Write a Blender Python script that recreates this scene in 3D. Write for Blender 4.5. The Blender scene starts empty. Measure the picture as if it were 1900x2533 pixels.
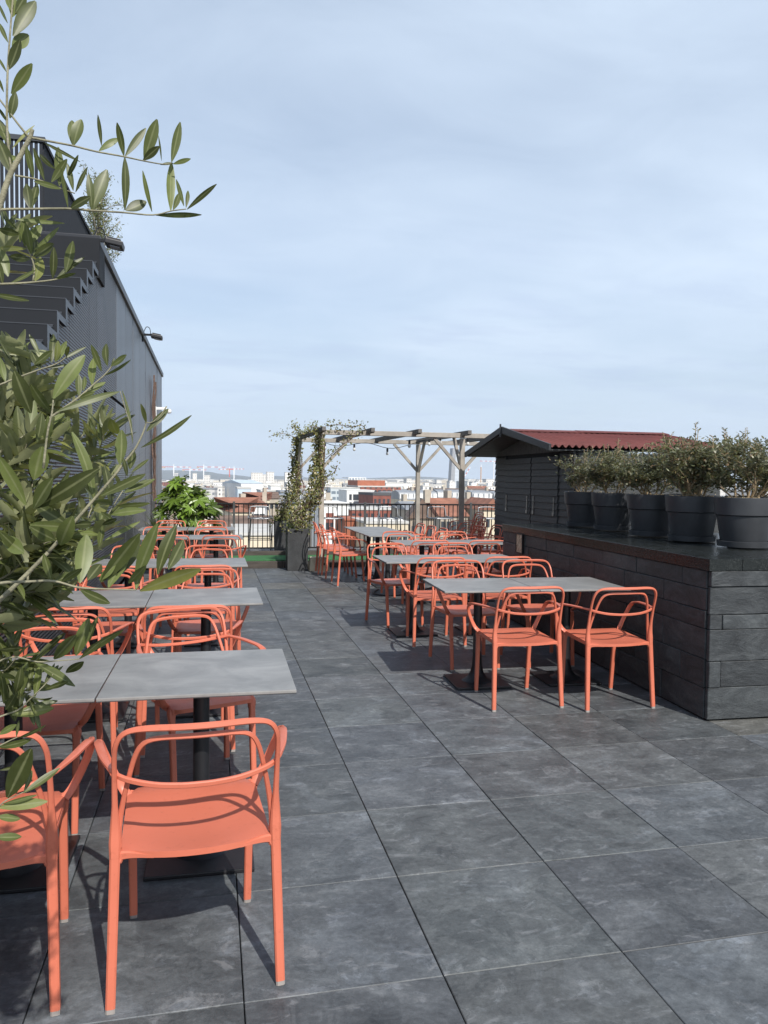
import bpy, bmesh, math, random
from mathutils import Vector, Matrix
R = math.radians
rnd = random.Random(7)
SC = bpy.context.scene
COL = SC.collection

# ------------------------------------------------------------------ camera model (measured from the photo)
FPX, CXP, CYP, ROLL, HCAM, VPX, VPY = 1905.0, 950.0, 1266.5, 0.0115, 1.508, 523.0, 1183.0
def _d(px, py):
    v = Vector((px-CXP, py-CYP, FPX)); c, s = math.cos(ROLL), math.sin(ROLL)
    return Vector((c*v.x+s*v.y, -s*v.x+c*v.y, v.z)).normalized()
_Y = _d(VPX, VPY)
_U = _Y.cross(_Y+Vector((1, 0, 0))).normalized()
if _U.y > 0: _U = -_U
_X = _Y.cross(_U)
def ray(px, py):
    v = _d(px, py); return Vector((_X.dot(v), _Y.dot(v), _U.dot(v)))
def at(px, py, y):                       # point on that sight line at world distance y ahead of the camera
    w = ray(px, py); t = y/w.y
    return Vector((0, 0, HCAM))+w*t

# ------------------------------------------------------------------ object helpers
def tag(o, label=None, cat=None, group=None, kind=None):
    if label: o['label'] = label
    if cat: o['category'] = cat
    if group: o['group'] = group
    if kind: o['kind'] = kind
    return o
def thing(name, label, cat, loc=(0, 0, 0), rz=0.0, group=None):
    o = bpy.data.objects.new(name, None); COL.objects.link(o)
    o.empty_display_size = 0.1
    o.location = loc; o.rotation_euler = (0, 0, rz)
    return tag(o, label, cat, group)
def kids(o): return [c for c in bpy.data.objects if c.parent == o]
KIDS = {}
def dup(root, loc, rz, label=None, group=None, scale=None):
    def cp(o, par):
        c = o.copy(); COL.objects.link(c); c.parent = par
        KIDS.setdefault(c.name, [])
        if par: KIDS.setdefault(par.name, []).append(c)
        for ch in list(KIDS.get(o.name, [])): cp(ch, c)
        return c
    r = cp(root, None); r.location = loc; r.rotation_euler = (0, 0, rz)
    if scale: r.scale = scale
    if label: r['label'] = label
    if group: r['group'] = group
    return r
def perp(d):
    a = Vector((0, 0, 1)) if abs(d.z) < 0.9 else Vector((1, 0, 0))
    u = d.cross(a).normalized(); return u, u.cross(d).normalized()

class MB:
    def __init__(s): s.v = []; s.f = []; s.c = []
    def add(s, vs, fs):
        b = len(s.v); s.v += [tuple(v) for v in vs]; s.f += [tuple(i+b for i in f) for f in fs]; return s
    def box(s, x0, x1, y0, y1, z0, z1):
        return s.add([(x0, y0, z0), (x1, y0, z0), (x1, y1, z0), (x0, y1, z0), (x0, y0, z1), (x1, y0, z1), (x1, y1, z1), (x0, y1, z1)],
                     [(0, 3, 2, 1), (4, 5, 6, 7), (0, 1, 5, 4), (1, 2, 6, 5), (2, 3, 7, 6), (3, 0, 4, 7)])
    def obox(s, c, ux, uy, uz, a, b, h):           # oriented box: half sizes a, b, h along unit axes
        c = Vector(c); P = [c+ux*(a*i)+uy*(b*j)+uz*(h*k) for k in (-1, 1) for (i, j) in ((-1, -1), (1, -1), (1, 1), (-1, 1))]
        return s.add(P, [(0, 3, 2, 1), (4, 5, 6, 7), (0, 1, 5, 4), (1, 2, 6, 5), (2, 3, 7, 6), (3, 0, 4, 7)])
    def bar(s, p, q, w, t, up=None):
        p = Vector(p); q = Vector(q); d = (q-p).normalized()
        if up is None: u, v = perp(d)
        else: u = d.cross(Vector(up)).normalized(); v = u.cross(d).normalized()
        return s.obox((p+q)/2, d, u, v, (q-p).length/2, w/2, t/2)
    def tube(s, pts, rad, n=8, cap=True):
        pts = [Vector(p) for p in pts]
        if not isinstance(rad, (list, tuple)): rad = [rad]*len(pts)
        b = len(s.v); u = None
        for i, p in enumerate(pts):
            d = (pts[min(i+1, len(pts)-1)]-pts[max(i-1, 0)]).normalized()
            if u is None: u, v = perp(d)
            else:
                u = (u-d*u.dot(d)); u = u.normalized() if u.length > 1e-6 else perp(d)[0]; v = u.cross(d).normalized()
            for k in range(n):
                a = 2*math.pi*k/n; s.v.append(tuple(p+u*(rad[i]*math.cos(a))+v*(rad[i]*math.sin(a))))
        for i in range(len(pts)-1):
            for k in range(n):
                k2 = (k+1) % n; s.f.append((b+i*n+k, b+i*n+k2, b+(i+1)*n+k2, b+(i+1)*n+k))
        if cap:
            s.f.append(tuple(b+k for k in range(n))[::-1]); s.f.append(tuple(b+(len(pts)-1)*n+k for k in range(n)))
        return s
    def sweep(s, pts, nrm, w, t, n=8, close=False, ex=3.2):    # ribbon of rounded-rectangle section; nrm = face normal at each point, w along binormal
        pts = [Vector(p) for p in pts]; N = len(pts); b = len(s.v)
        if not isinstance(w, (list, tuple)): w = [w]*N
        if not isinstance(t, (list, tuple)): t = [t]*N
        m = 8; sec = ((.5, -.26), (.5, .26), (.33, .5), (-.33, .5), (-.5, .26), (-.5, -.26), (-.33, -.5), (.33, -.5))
        for i, p in enumerate(pts):
            d = (pts[min(i+1, N-1)]-pts[max(i-1, 0)]).normalized()
            nn = Vector(nrm[i] if isinstance(nrm, list) else nrm); nn = (nn-d*nn.dot(d)).normalized(); bb = d.cross(nn)
            for (x, y) in sec: s.v.append(tuple(p+bb*(x*w[i])+nn*(y*t[i])))
        for i in range(N-1):
            for k in range(m):
                k2 = (k+1) % m; s.f.append((b+i*m+k, b+i*m+k2, b+(i+1)*m+k2, b+(i+1)*m+k))
        s.f.append(tuple(b+k for k in range(m))[::-1]); s.f.append(tuple(b+(N-1)*m+k for k in range(m)))
        return s
    def lathe(s, prof, c=(0, 0, 0), n=24, cap=True):
        b = len(s.v)
        for (r, z) in prof:
            for k in range(n):
                a = 2*math.pi*k/n; s.v.append((c[0]+r*math.cos(a), c[1]+r*math.sin(a), c[2]+z))
        for i in range(len(prof)-1):
            for k in range(n):
                k2 = (k+1) % n; s.f.append((b+i*n+k, b+i*n+k2, b+(i+1)*n+k2, b+(i+1)*n+k))
        if cap:
            s.f.append(tuple(b+k for k in range(n))[::-1]); s.f.append(tuple(b+(len(prof)-1)*n+k for k in range(n)))
        return s
    def leaf(s, base, tip, w, nrm, bend=0.0, rows=6, fold=0.25, blunt=0.55):
        base = Vector(base); tip = Vector(tip); d = tip-base; L = d.length; dn = d/L
        n = Vector(nrm); n = n-dn*n.dot(dn)
        n = n.normalized() if n.length > 1e-5 else perp(dn)[0]
        sd = dn.cross(n); b = len(s.v)
        for i in range(rows+1):
            t = i/rows
            ww = w*0.5*(math.sin(math.pi*min(1, t**blunt*0.97+0.015)))**0.72 if 0 < i < rows else (w*0.06 if i == 0 else w*0.07)
            c = base+d*t+n*(bend*L*math.sin(math.pi*t))
            s.v += [tuple(c-sd*ww+n*(fold*ww)), tuple(c), tuple(c+sd*ww+n*(fold*ww))]; s.c += [0.0, 1.0, 0.0]
        for i in range(rows):
            a = b+i*3; s.f += [(a, a+1, a+4, a+3), (a+1, a+2, a+5, a+4)]
        return s
    def oval(s, base, tip, w, nrm):          # small leaf: six-sided face
        base = Vector(base); tip = Vector(tip); d = tip-base; n = Vector(nrm); sd = d.cross(n)
        sd = sd.normalized()*(w/2) if sd.length > 1e-6 else perp(d.normalized())[0]*(w/2)
        up = sd.cross(d).normalized()*(w*0.12)
        m1 = base+d*.35; m2 = base+d*.72
        return s.add([base, m1+sd-up*0, m2+sd*.85, tip, m2-sd*.85, m1-sd, m1+up, m2+up], [(0, 1, 6), (1, 2, 7, 6), (2, 3, 7), (0, 6, 5), (6, 7, 4, 5), (7, 3, 4)])
    def build(s, name, mat, parent=None, smooth=False, bevel=0.0, label=None, seg=2, auto=None):
        me = bpy.data.meshes.new(name); me.from_pydata(s.v, [], s.f)
        if bevel > 0:
            bm = bmesh.new(); bm.from_mesh(me)
            bm.normal_update()
            ed = [e for e in bm.edges if len(e.link_faces) == 2 and e.calc_face_angle(0) > 0.5]
            bmesh.ops.bevel(bm, geom=ed, offset=bevel, segments=seg, affect='EDGES', profile=0.6)
            bm.to_mesh(me); bm.free()
        if smooth:
            for p in me.polygons: p.use_smooth = True
            if auto is not None and hasattr(me, 'set_sharp_from_angle'): me.set_sharp_from_angle(angle=R(auto))
        if s.c and len(s.c) == len(me.vertices): me.attributes.new('mid', 'FLOAT', 'POINT').data.foreach_set('value', s.c)
        me.materials.append(mat); me.update()
        o = bpy.data.objects.new(name, me); COL.objects.link(o)
        if parent is not None:
            o.parent = parent; KIDS.setdefault(parent.name, []).append(o)
        if label: o['label'] = label
        return o
def B(x0, x1, y0, y1, z0, z1): return MB().box(x0, x1, y0, y1, z0, z1)
def child(o, parent):
    o.parent = parent; KIDS.setdefault(parent.name, []).append(o); return o
def same(o, name, parent, loc=None, rz=None):      # a part that shares another part's mesh
    c = bpy.data.objects.new(name, o.data); COL.objects.link(c); child(c, parent)
    if loc is not None: c.location = loc
    if rz is not None: c.rotation_euler = (0, 0, rz)
    return c
def spline(P, n=6):
    P = [Vector(p) for p in P]; out = []
    for i in range(len(P)-1):
        p0 = P[i-1] if i else P[0]*2-P[1]; p1, p2 = P[i], P[i+1]; p3 = P[i+2] if i+2 < len(P) else P[-1]*2-P[-2]
        for k in range(n):
            t = k/n
            out.append(0.5*((2*p1)+(p2-p0)*t+(2*p0-5*p1+4*p2-p3)*t*t+(3*p1-p0-3*p2+p3)*t**3))
    out.append(P[-1]); return out

# ------------------------------------------------------------------ materials
def new_mat(name):
    m = bpy.data.materials.new(name); m.use_nodes = True
    nt = m.node_tree; b = nt.nodes['Principled BSDF']; return m, nt, b
def nd(nt, t, **kw):
    n = nt.nodes.new(t)
    for k, v in kw.items(): setattr(n, k, v)
    return n
def ramp(nt, fac, stops):
    r = nd(nt, 'ShaderNodeValToRGB'); cr = r.color_ramp
    while len(cr.elements) > 1: cr.elements.remove(cr.elements[-1])
    cr.elements[0].position = stops[0][0]; cr.elements[0].color = (*stops[0][1], 1)
    for p, c in stops[1:]:
        e = cr.elements.new(p); e.color = (*c, 1)
    nt.links.new(fac, r.inputs[0]); return r.outputs[0]
def noise(nt, vec, scale, detail=5, rough=0.55, dist=0.0):
    n = nd(nt, 'ShaderNodeTexNoise'); n.inputs['Scale'].default_value = scale; n.inputs['Detail'].default_value = detail
    n.inputs['Roughness'].default_value = rough; n.inputs['Distortion'].default_value = dist
    if vec is not None: nt.links.new(vec, n.inputs['Vector'])
    return n.outputs['Fac']
def mixc(nt, fac, a, b, mode='MIX'):
    m = nd(nt, 'ShaderNodeMix', data_type='RGBA', blend_type=mode)
    for sk, v in ((m.inputs[0], fac), (m.inputs[6], a), (m.inputs[7], b)):
        if isinstance(v, (int, float)): sk.default_value = v
        elif isinstance(v, tuple): sk.default_value = (*v, 1)
        else: nt.links.new(v, sk)
    return m.outputs[2]
def mth(nt, op, a, b=None):
    m = nd(nt, 'ShaderNodeMath', operation=op)
    for i, v in enumerate((a, b)):
        if v is None: continue
        if isinstance(v, (int, float)): m.inputs[i].default_value = v
        else: nt.links.new(v, m.inputs[i])
    return m.outputs[0]
def objco(nt): return nd(nt, 'ShaderNodeTexCoord').outputs['Object']
def geoco(nt): return nd(nt, 'ShaderNodeNewGeometry').outputs['Position']
def scaled(nt, vec, s):
    m = nd(nt, 'ShaderNodeMapping'); m.inputs['Scale'].default_value = s; nt.links.new(vec, m.inputs['Vector']); return m.outputs[0]
def bump(nt, b, h, strength=0.3, dist=0.01):
    n = nd(nt, 'ShaderNodeBump'); n.inputs['Strength'].default_value = strength; n.inputs['Distance'].default_value = dist
    nt.links.new(h, n.inputs['Height']); nt.links.new(n.outputs[0], b.inputs['Normal'])
def plain(name, col, rough=0.5, var=0.12, scale=8, metal=0.0, spec=0.5, bmp=0.0, stretch=None, island=0.0, rvar=0.1):
    m, nt, b = new_mat(name)
    co = objco(nt)
    if stretch: co = scaled(nt, co, stretch)
    f = noise(nt, co, scale)
    lo = tuple(max(0, c*(1-var)) for c in col); hi = tuple(min(1, c*(1+var)) for c in col)
    c = ramp(nt, f, [(0.3, lo), (0.7, hi)])
    if island:
        g = nd(nt, 'ShaderNodeNewGeometry').outputs['Random Per Island']
        v = mth(nt, 'ADD', mth(nt, 'MULTIPLY', g, island), 1-island/2)
        c = mixc(nt, 1.0, c, v, 'MULTIPLY')
    nt.links.new(c, b.inputs['Base Color'])
    b.inputs['Roughness'].default_value = rough; b.inputs['Metallic'].default_value = metal
    b.inputs['Specular IOR Level'].default_value = spec
    if rvar:
        rr = mth(nt, 'ADD', mth(nt, 'MULTIPLY', noise(nt, co, scale*2.3), rvar), rough-rvar/2); nt.links.new(rr, b.inputs['Roughness'])
    if bmp: bump(nt, b, noise(nt, co, scale*6), bmp, 0.004)
    return m

def m_tiles():
    m, nt, b = new_mat('slate_paving'); co = geoco(nt)
    g = nd(nt, 'ShaderNodeNewGeometry').outputs['Random Per Island']
    off = nd(nt, 'ShaderNodeCombineXYZ'); nt.links.new(mth(nt, 'MULTIPLY', g, 37.0), off.inputs[0]); nt.links.new(mth(nt, 'MULTIPLY', g, 91.0), off.inputs[1])
    va = nd(nt, 'ShaderNodeVectorMath', operation='ADD'); nt.links.new(co, va.inputs[0]); nt.links.new(off.outputs[0], va.inputs[1]); v = va.outputs[0]
    n1 = noise(nt, scaled(nt, v, (1, 1.25, 1)), 3.4, 10, 0.68, 0.35)
    n2 = noise(nt, scaled(nt, v, (0.85, 1.4, 1)), 12.0, 9, 0.78, 0.3)
    n3 = noise(nt, v, 42, 6, 0.8)
    base = ramp(nt, n1, [(0.30, (0.058, 0.060, 0.062)), (0.44, (0.080, 0.083, 0.086)), (0.57, (0.102, 0.106, 0.109)), (0.68, (0.148, 0.152, 0.155))])
    base = mixc(nt, 0.42, base, ramp(nt, n2, [(0.32, (0.34, 0.35, 0.36)), (0.5, (0.75, 0.75, 0.75)), (0.66, (1.25, 1.25, 1.25))]), 'MULTIPLY')
    n4 = noise(nt, v, 2.7, 10, 0.66, 0.7); n5 = noise(nt, scaled(nt, v, (1.0, 1.6, 1)), 6.5, 10, 0.7, 0.9)
    base = mixc(nt, 1.0, base, ramp(nt, n4, [(0.42, (0.80, 0.81, 0.82)), (0.435, (1, 1, 1)), (0.55, (1.0, 1.0, 1.0)), (0.565, (1.17, 1.18, 1.20))]), 'MULTIPLY')
    base = mixc(nt, 1.0, base, ramp(nt, n5, [(0.40, (0.82, 0.82, 0.82)), (0.41, (1, 1, 1)), (0.585, (1.0, 1.0, 1.0)), (0.592, (1.34, 1.34, 1.36))]), 'MULTIPLY')
    base = mixc(nt, 1.0, base, (1.13, 1.15, 1.175), 'MULTIPLY')
    base = mixc(nt, 0.55, base, ramp(nt, n3, [(0.34, (0.62, 0.62, 0.62)), (0.5, (1, 1, 1)), (0.66, (1.4, 1.4, 1.4))]), 'MULTIPLY')
    # brownish-olive natural colouring that some tiles have
    hue = ramp(nt, g, [(0.0, (1.0, 0.99, 0.96)), (0.35, (0.97, 1.0, 1.04)), (0.72, (0.98, 1.01, 0.98)), (0.9, (1.01, 1.0, 0.96)), (0.95, (1.05, 1.0, 0.89)), (1.0, (1.06, 1.0, 0.87))])
    base = mixc(nt, 1.0, base, hue, 'MULTIPLY')
    val = ramp(nt, mth(nt, 'FRACT', mth(nt, 'MULTIPLY', g, 17.3)), [(0, (0.84, 0.84, 0.84)), (1, (1.12, 1.12, 1.12))])
    base = mixc(nt, 1.0, base, val, 'MULTIPLY')
    # pale dried splashes and scuffs
    vor = nd(nt, 'ShaderNodeTexVoronoi', feature='SMOOTH_F1'); vor.inputs['Scale'].default_value = 3.1; vor.inputs['Smoothness'].default_value = 0.25
    wob = nd(nt, 'ShaderNodeVectorMath', operation='ADD'); nt.links.new(v, wob.inputs[0])
    nn = nd(nt, 'ShaderNodeTexNoise'); nn.inputs['Scale'].default_value = 7; nt.links.new(v, nn.inputs['Vector'])
    sc_ = nd(nt, 'ShaderNodeVectorMath', operation='SCALE'); sc_.inputs['Scale'].default_value = 0.22; nt.links.new(nn.outputs['Color'], sc_.inputs[0]); nt.links.new(sc_.outputs[0], wob.inputs[1])
    nt.links.new(wob.outputs[0], vor.inputs['Vector'])
    sp = ramp(nt, vor.outputs['Distance'], [(0.05, (1, 1, 1)), (0.16, (0.55, 0.55, 0.55)), (0.2, (0.9, 0.9, 0.9)), (0.23, (0, 0, 0))])
    zone = ramp(nt, noise(nt, co, 0.7, 3), [(0.46, (0, 0, 0)), (0.58, (1, 1, 1))])
    sp = mixc(nt, 1.0, sp, zone, 'MULTIPLY'); sp = mixc(nt, 1.0, sp, ramp(nt, n3, [(0.35, (0, 0, 0)), (0.62, (1, 1, 1))]), 'MULTIPLY')
    # fine arcs (cleft lines of the slate)
    wv = nd(nt, 'ShaderNodeTexWave', wave_type='RINGS'); wv.inputs['Scale'].default_value = 4.0; wv.inputs['Distortion'].default_value = 9; wv.inputs['Detail'].default_value = 4; wv.inputs['Detail Scale'].default_value = 1.6
    nt.links.new(v, wv.inputs['Vector'])
    arcs = ramp(nt, wv.outputs['Fac'], [(0.82, (0, 0, 0)), (0.93, (1, 1, 1))])
    arcs = mixc(nt, 1.0, arcs, ramp(nt, n5, [(0.5, (0, 0, 0)), (0.66, (0.7, 0.7, 0.7))]), 'MULTIPLY')
    base = mixc(nt, mth(nt, 'MULTIPLY', arcs, 0.8), base, (0.2, 0.205, 0.21))
    base = mixc(nt, mth(nt, 'MULTIPLY', sp, 0.6), base, (0.26, 0.265, 0.27))
    # a little rust
    ru = ramp(nt, noise(nt, co, 1.7, 6, 0.6, 1.2), [(0.70, (0, 0, 0)), (0.78, (1, 1, 1))])
    base = mixc(nt, mth(nt, 'MULTIPLY', ru, 0.28), base, (0.17, 0.10, 0.05))
    nt.links.new(base, b.inputs['Base Color'])
    nt.links.new(ramp(nt, n1, [(0.3, (0.47, 0.47, 0.47)), (0.7, (0.62, 0.62, 0.62))]), b.inputs['Roughness'])
    b.inputs['Specular IOR Level'].default_value = 0.35
    h = mth(nt, 'ADD', mth(nt, 'MULTIPLY', n2, 1.0), mth(nt, 'MULTIPLY', n3, 0.25))
    bump(nt, b, h, 0.45, 0.004)
    return m

def m_leaf(name, top, under, rough=0.42, var=0.35, spec=0.5, trans=0.25, hue2=None, scale=9, midrib=False):
    m, nt, b = new_mat(name); geo = nd(nt, 'ShaderNodeNewGeometry')
    rp = geo.outputs['Random Per Island']
    lo = tuple(c*(1-var) for c in top); hi = tuple(c*(1+var) for c in top)
    st = [(0.0, lo), (0.6, top), (0.9, hi)]
    if hue2: st.append((1.0, hue2))
    c1 = ramp(nt, rp, st); c2 = ramp(nt, rp, [(0, tuple(c*0.8 for c in under)), (1, tuple(min(1, c*1.15) for c in under))])
    c = mixc(nt, geo.outputs['Backfacing'], c1, c2)
    if midrib:
        at_ = nd(nt, 'ShaderNodeAttribute', attribute_name='mid').outputs['Fac']
        c = mixc(nt, mth(nt, 'MULTIPLY', ramp(nt, at_, [(0.80, (0, 0, 0)), (0.93, (1, 1, 1))]), 0.5), c, under)
    c = mixc(nt, 1.0, c, ramp(nt, noise(nt, objco(nt), scale*8, 4), [(0.3, (0.85, 0.85, 0.85)), (0.7, (1.12, 1.12, 1.12))]), 'MULTIPLY')
    nt.links.new(c, b.inputs['Base Color']); b.inputs['Roughness'].default_value = rough; b.inputs['Specular IOR Level'].default_value = spec
    out = nt.nodes['Material Output']; tr = nd(nt, 'ShaderNodeBsdfTranslucent'); mx = nd(nt, 'ShaderNodeMixShader'); mx.inputs[0].default_value = trans
    nt.links.new(mixc(nt, 1.0, c, (1.5, 1.5, 0.7), 'MULTIPLY'), tr.inputs['Color'])
    nt.links.new(b.outputs[0], mx.inputs[1]); nt.links.new(tr.outputs[0], mx.inputs[2]); nt.links.new(mx.outputs[0], out.inputs['Surface'])
    return m

def m_ribbed(name, col, pitch, rough, strength=0.7, metal=0.0, z0=None):
    m, nt, b = new_mat(name); co = geoco(nt)
    sx = nd(nt, 'ShaderNodeSeparateXYZ'); nt.links.new(co, sx.inputs[0])
    wz = mth(nt, 'SINE', mth(nt, 'MULTIPLY', sx.outputs['Z'], 2*math.pi/pitch))
    f = noise(nt, scaled(nt, co, (1, 1, 0.3)), 1.2, 5)
    c = ramp(nt, f, [(0.3, tuple(x*0.85 for x in col)), (0.7, tuple(x*1.15 for x in col))])
    oi = nd(nt, 'ShaderNodeObjectInfo').outputs['Random']; c = mixc(nt, 1.0, c, ramp(nt, oi, [(0, (0.72, 0.72, 0.72)), (1, (1.28, 1.28, 1.28))]), 'MULTIPLY')
    nt.links.new(c, b.inputs['Base Color']); b.inputs['Metallic'].default_value = metal
    nt.links.new(mth(nt, 'ADD', mth(nt, 'MULTIPLY', f, 0.15), rough-0.07), b.inputs['Roughness'])
    b.inputs['Specular IOR Level'].default_value = 0.3
    bump(nt, b, wz, strength, pitch*0.35)
    return m

def m_wood(name, col, rough=0.75, ax=(8, 1, 8), var=0.3, bmp=0.25):
    m, nt, b = new_mat(name); co = scaled(nt, objco(nt), ax)
    f = noise(nt, co, 3.5, 7, 0.65, 0.4); g = noise(nt, objco(nt), 1.3, 3)
    c = ramp(nt, f, [(0.3, tuple(x*(1-var) for x in col)), (0.7, tuple(x*(1+var) for x in col))])
    c = mixc(nt, 0.5, c, ramp(nt, g, [(0.3, (0.8, 0.8, 0.8)), (0.7, (1.15, 1.15, 1.15))]), 'MULTIPLY')
    nt.links.new(c, b.inputs['Base Color']); b.inputs['Roughness'].default_value = rough; bump(nt, b, f, bmp, 0.004); return m

def m_facade(name, wall, win, px=3.2, pz=3.0, fx=0.42, fz=0.5, rough=0.8):
    m, nt, b = new_mat(name); co = objco(nt)
    s = nd(nt, 'ShaderNodeSeparateXYZ'); nt.links.new(co, s.inputs[0])
    u = mth(nt, 'FRACT', mth(nt, 'DIVIDE', mth(nt, 'ADD', mth(nt, 'ADD', s.outputs[0], s.outputs[1]), 500), px))
    v = mth(nt, 'FRACT', mth(nt, 'DIVIDE', mth(nt, 'ADD', s.outputs[2], 300), pz))
    k = mth(nt, 'MULTIPLY', mth(nt, 'LESS_THAN', mth(nt, 'ABSOLUTE', mth(nt, 'SUBTRACT', u, 0.5)), fx/2), mth(nt, 'LESS_THAN', mth(nt, 'ABSOLUTE', mth(nt, 'SUBTRACT', v, 0.5)), fz/2))
    nz = nd(nt, 'ShaderNodeNewGeometry'); sn = nd(nt, 'ShaderNodeSeparateXYZ'); nt.links.new(nz.outputs['Normal'], sn.inputs[0])
    k = mth(nt, 'MULTIPLY', k, mth(nt, 'LESS_THAN', mth(nt, 'ABSOLUTE', sn.outputs[2]), 0.5))
    oi = nd(nt, 'ShaderNodeObjectInfo').outputs['Random']
    w = mixc(nt, 1.0, wall, ramp(nt, oi, [(0, (0.70, 0.70, 0.72)), (0.4, (1, 0.98, 0.95)), (1, (1.2, 1.19, 1.17))]), 'MULTIPLY')
    w = mixc(nt, 0.35, w, ramp(nt, noise(nt, co, 0.15, 4), [(0.3, (0.75, 0.75, 0.75)), (0.7, (1.1, 1.1, 1.1))]), 'MULTIPLY')
    nt.links.new(mixc(nt, k, w, win), b.inputs['Base Color']); b.inputs['Roughness'].default_value = rough
    return m

def m_chair():
    m, nt, b = new_mat('coral_plastic'); oi = nd(nt, 'ShaderNodeObjectInfo').outputs['Random']
    c = ramp(nt, noise(nt, objco(nt), 3, 3), [(0.3, (0.54, 0.147, 0.086)), (0.7, (0.60, 0.164, 0.098))])
    sp = ramp(nt, noise(nt, objco(nt), 34, 5, 0.7), [(0.30, (0.80, 0.77, 0.75)), (0.42, (1, 1, 1))])
    c = mixc(nt, 0.7, c, sp, 'MULTIPLY')
    nt.links.new(c, b.inputs['Base Color'])
    nt.links.new(mth(nt, 'ADD', mth(nt, 'MULTIPLY', noise(nt, objco(nt), 12, 4), 0.22), 0.30), b.inputs['Roughness'])
    b.inputs['Specular IOR Level'].default_value = 0.45
    bump(nt, b, noise(nt, objco(nt), 420, 2), 0.12, 0.0006); return m

def m_tabletop():
    m, nt, b = new_mat('stone_laminate'); v = nd(nt, 'ShaderNodeVectorMath', operation='ADD'); nt.links.new(geoco(nt), v.inputs[0]); v.inputs[1].default_value = (3, 1, 0)
    n1 = noise(nt, scaled(nt, v.outputs[0], (1.0, 1.25, 1)), 3.8, 9, 0.64, 0.5); n2 = noise(nt, scaled(nt, v.outputs[0], (0.5, 4, 1)), 14, 6, 0.7)
    c = ramp(nt, n1, [(0.32, (0.170, 0.169, 0.164)), (0.5, (0.222, 0.220, 0.212)), (0.66, (0.285, 0.281, 0.270))])
    c = mixc(nt, 0.14, c, ramp(nt, n2, [(0.3, (0.7, 0.7, 0.7)), (0.7, (1.15, 1.15, 1.15))]), 'MULTIPLY')
    nt.links.new(c, b.inputs['Base Color']); b.inputs['Roughness'].default_value = 0.42; b.inputs['Specular IOR Level'].default_value = 0.4
    bump(nt, b, n2, 0.12, 0.001); return m

def m_turf():
    m, nt, b = new_mat('artificial_turf'); co = geoco(nt)
    c = ramp(nt, noise(nt, co, 60, 4), [(0.3, (0.025, 0.115, 0.035)), (0.7, (0.055, 0.20, 0.07))])
    c = mixc(nt, 0.4, c, ramp(nt, noise(nt, co, 2, 3), [(0.3, (0.7, 0.7, 0.7)), (0.7, (1.2, 1.2, 1.1))]), 'MULTIPLY')
    nt.links.new(c, b.inputs['Base Color']); b.inputs['Roughness'].default_value = 0.9; bump(nt, b, noise(nt, co, 180, 2), 0.8, 0.01); return m

def m_slate():
    m, nt, b = new_mat('slate_cladding'); co = geoco(nt); g = nd(nt, 'ShaderNodeNewGeometry').outputs['Random Per Island']
    off = nd(nt, 'ShaderNodeCombineXYZ'); nt.links.new(mth(nt, 'MULTIPLY', g, 23.0), off.inputs[0]); nt.links.new(mth(nt, 'MULTIPLY', g, 51.0), off.inputs[2])
    va = nd(nt, 'ShaderNodeVectorMath', operation='ADD'); nt.links.new(co, va.inputs[0]); nt.links.new(off.outputs[0], va.inputs[1]); v = va.outputs[0]
    n1 = noise(nt, scaled(nt, v, (1, 1, 2.2)), 3.2, 9, 0.68, 1.1); n2 = noise(nt, scaled(nt, v, (1.6, 1.6, 3.6)), 7, 8, 0.74, 0.8); n3 = noise(nt, v, 30, 6, 0.75)
    c = ramp(nt, n1, [(0.3, (0.020, 0.022, 0.024)), (0.5, (0.038, 0.042, 0.045)), (0.7, (0.066, 0.072, 0.075))])
    c = mixc(nt, 0.42, c, ramp(nt, n2, [(0.33, (0.5, 0.5, 0.5)), (0.5, (0.95, 0.95, 0.95)), (0.66, (1.5, 1.5, 1.5))]), 'MULTIPLY')
    c = mixc(nt, 1.0, c, ramp(nt, g, [(0, (0.72, 0.73, 0.75)), (0.5, (1, 1, 1)), (1, (1.32, 1.33, 1.32))]), 'MULTIPLY')
    sc = ramp(nt, noise(nt, scaled(nt, v, (2, 2, 0.5)), 12, 6, 0.8, 2.0), [(0.66, (0, 0, 0)), (0.72, (1, 1, 1))])
    c = mixc(nt, mth(nt, 'MULTIPLY', sc, 0.35), c, (0.2, 0.205, 0.205))
    nt.links.new(c, b.inputs['Base Color']); b.inputs['Roughness'].default_value = 0.52; b.inputs['Specular IOR Level'].default_value = 0.4
    bump(nt, b, mth(nt, 'ADD', mth(nt, 'ADD', n1, mth(nt, 'MULTIPLY', n2, .7)), mth(nt, 'MULTIPLY', n3, .3)), 0.7, 0.012)
    return m

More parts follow.
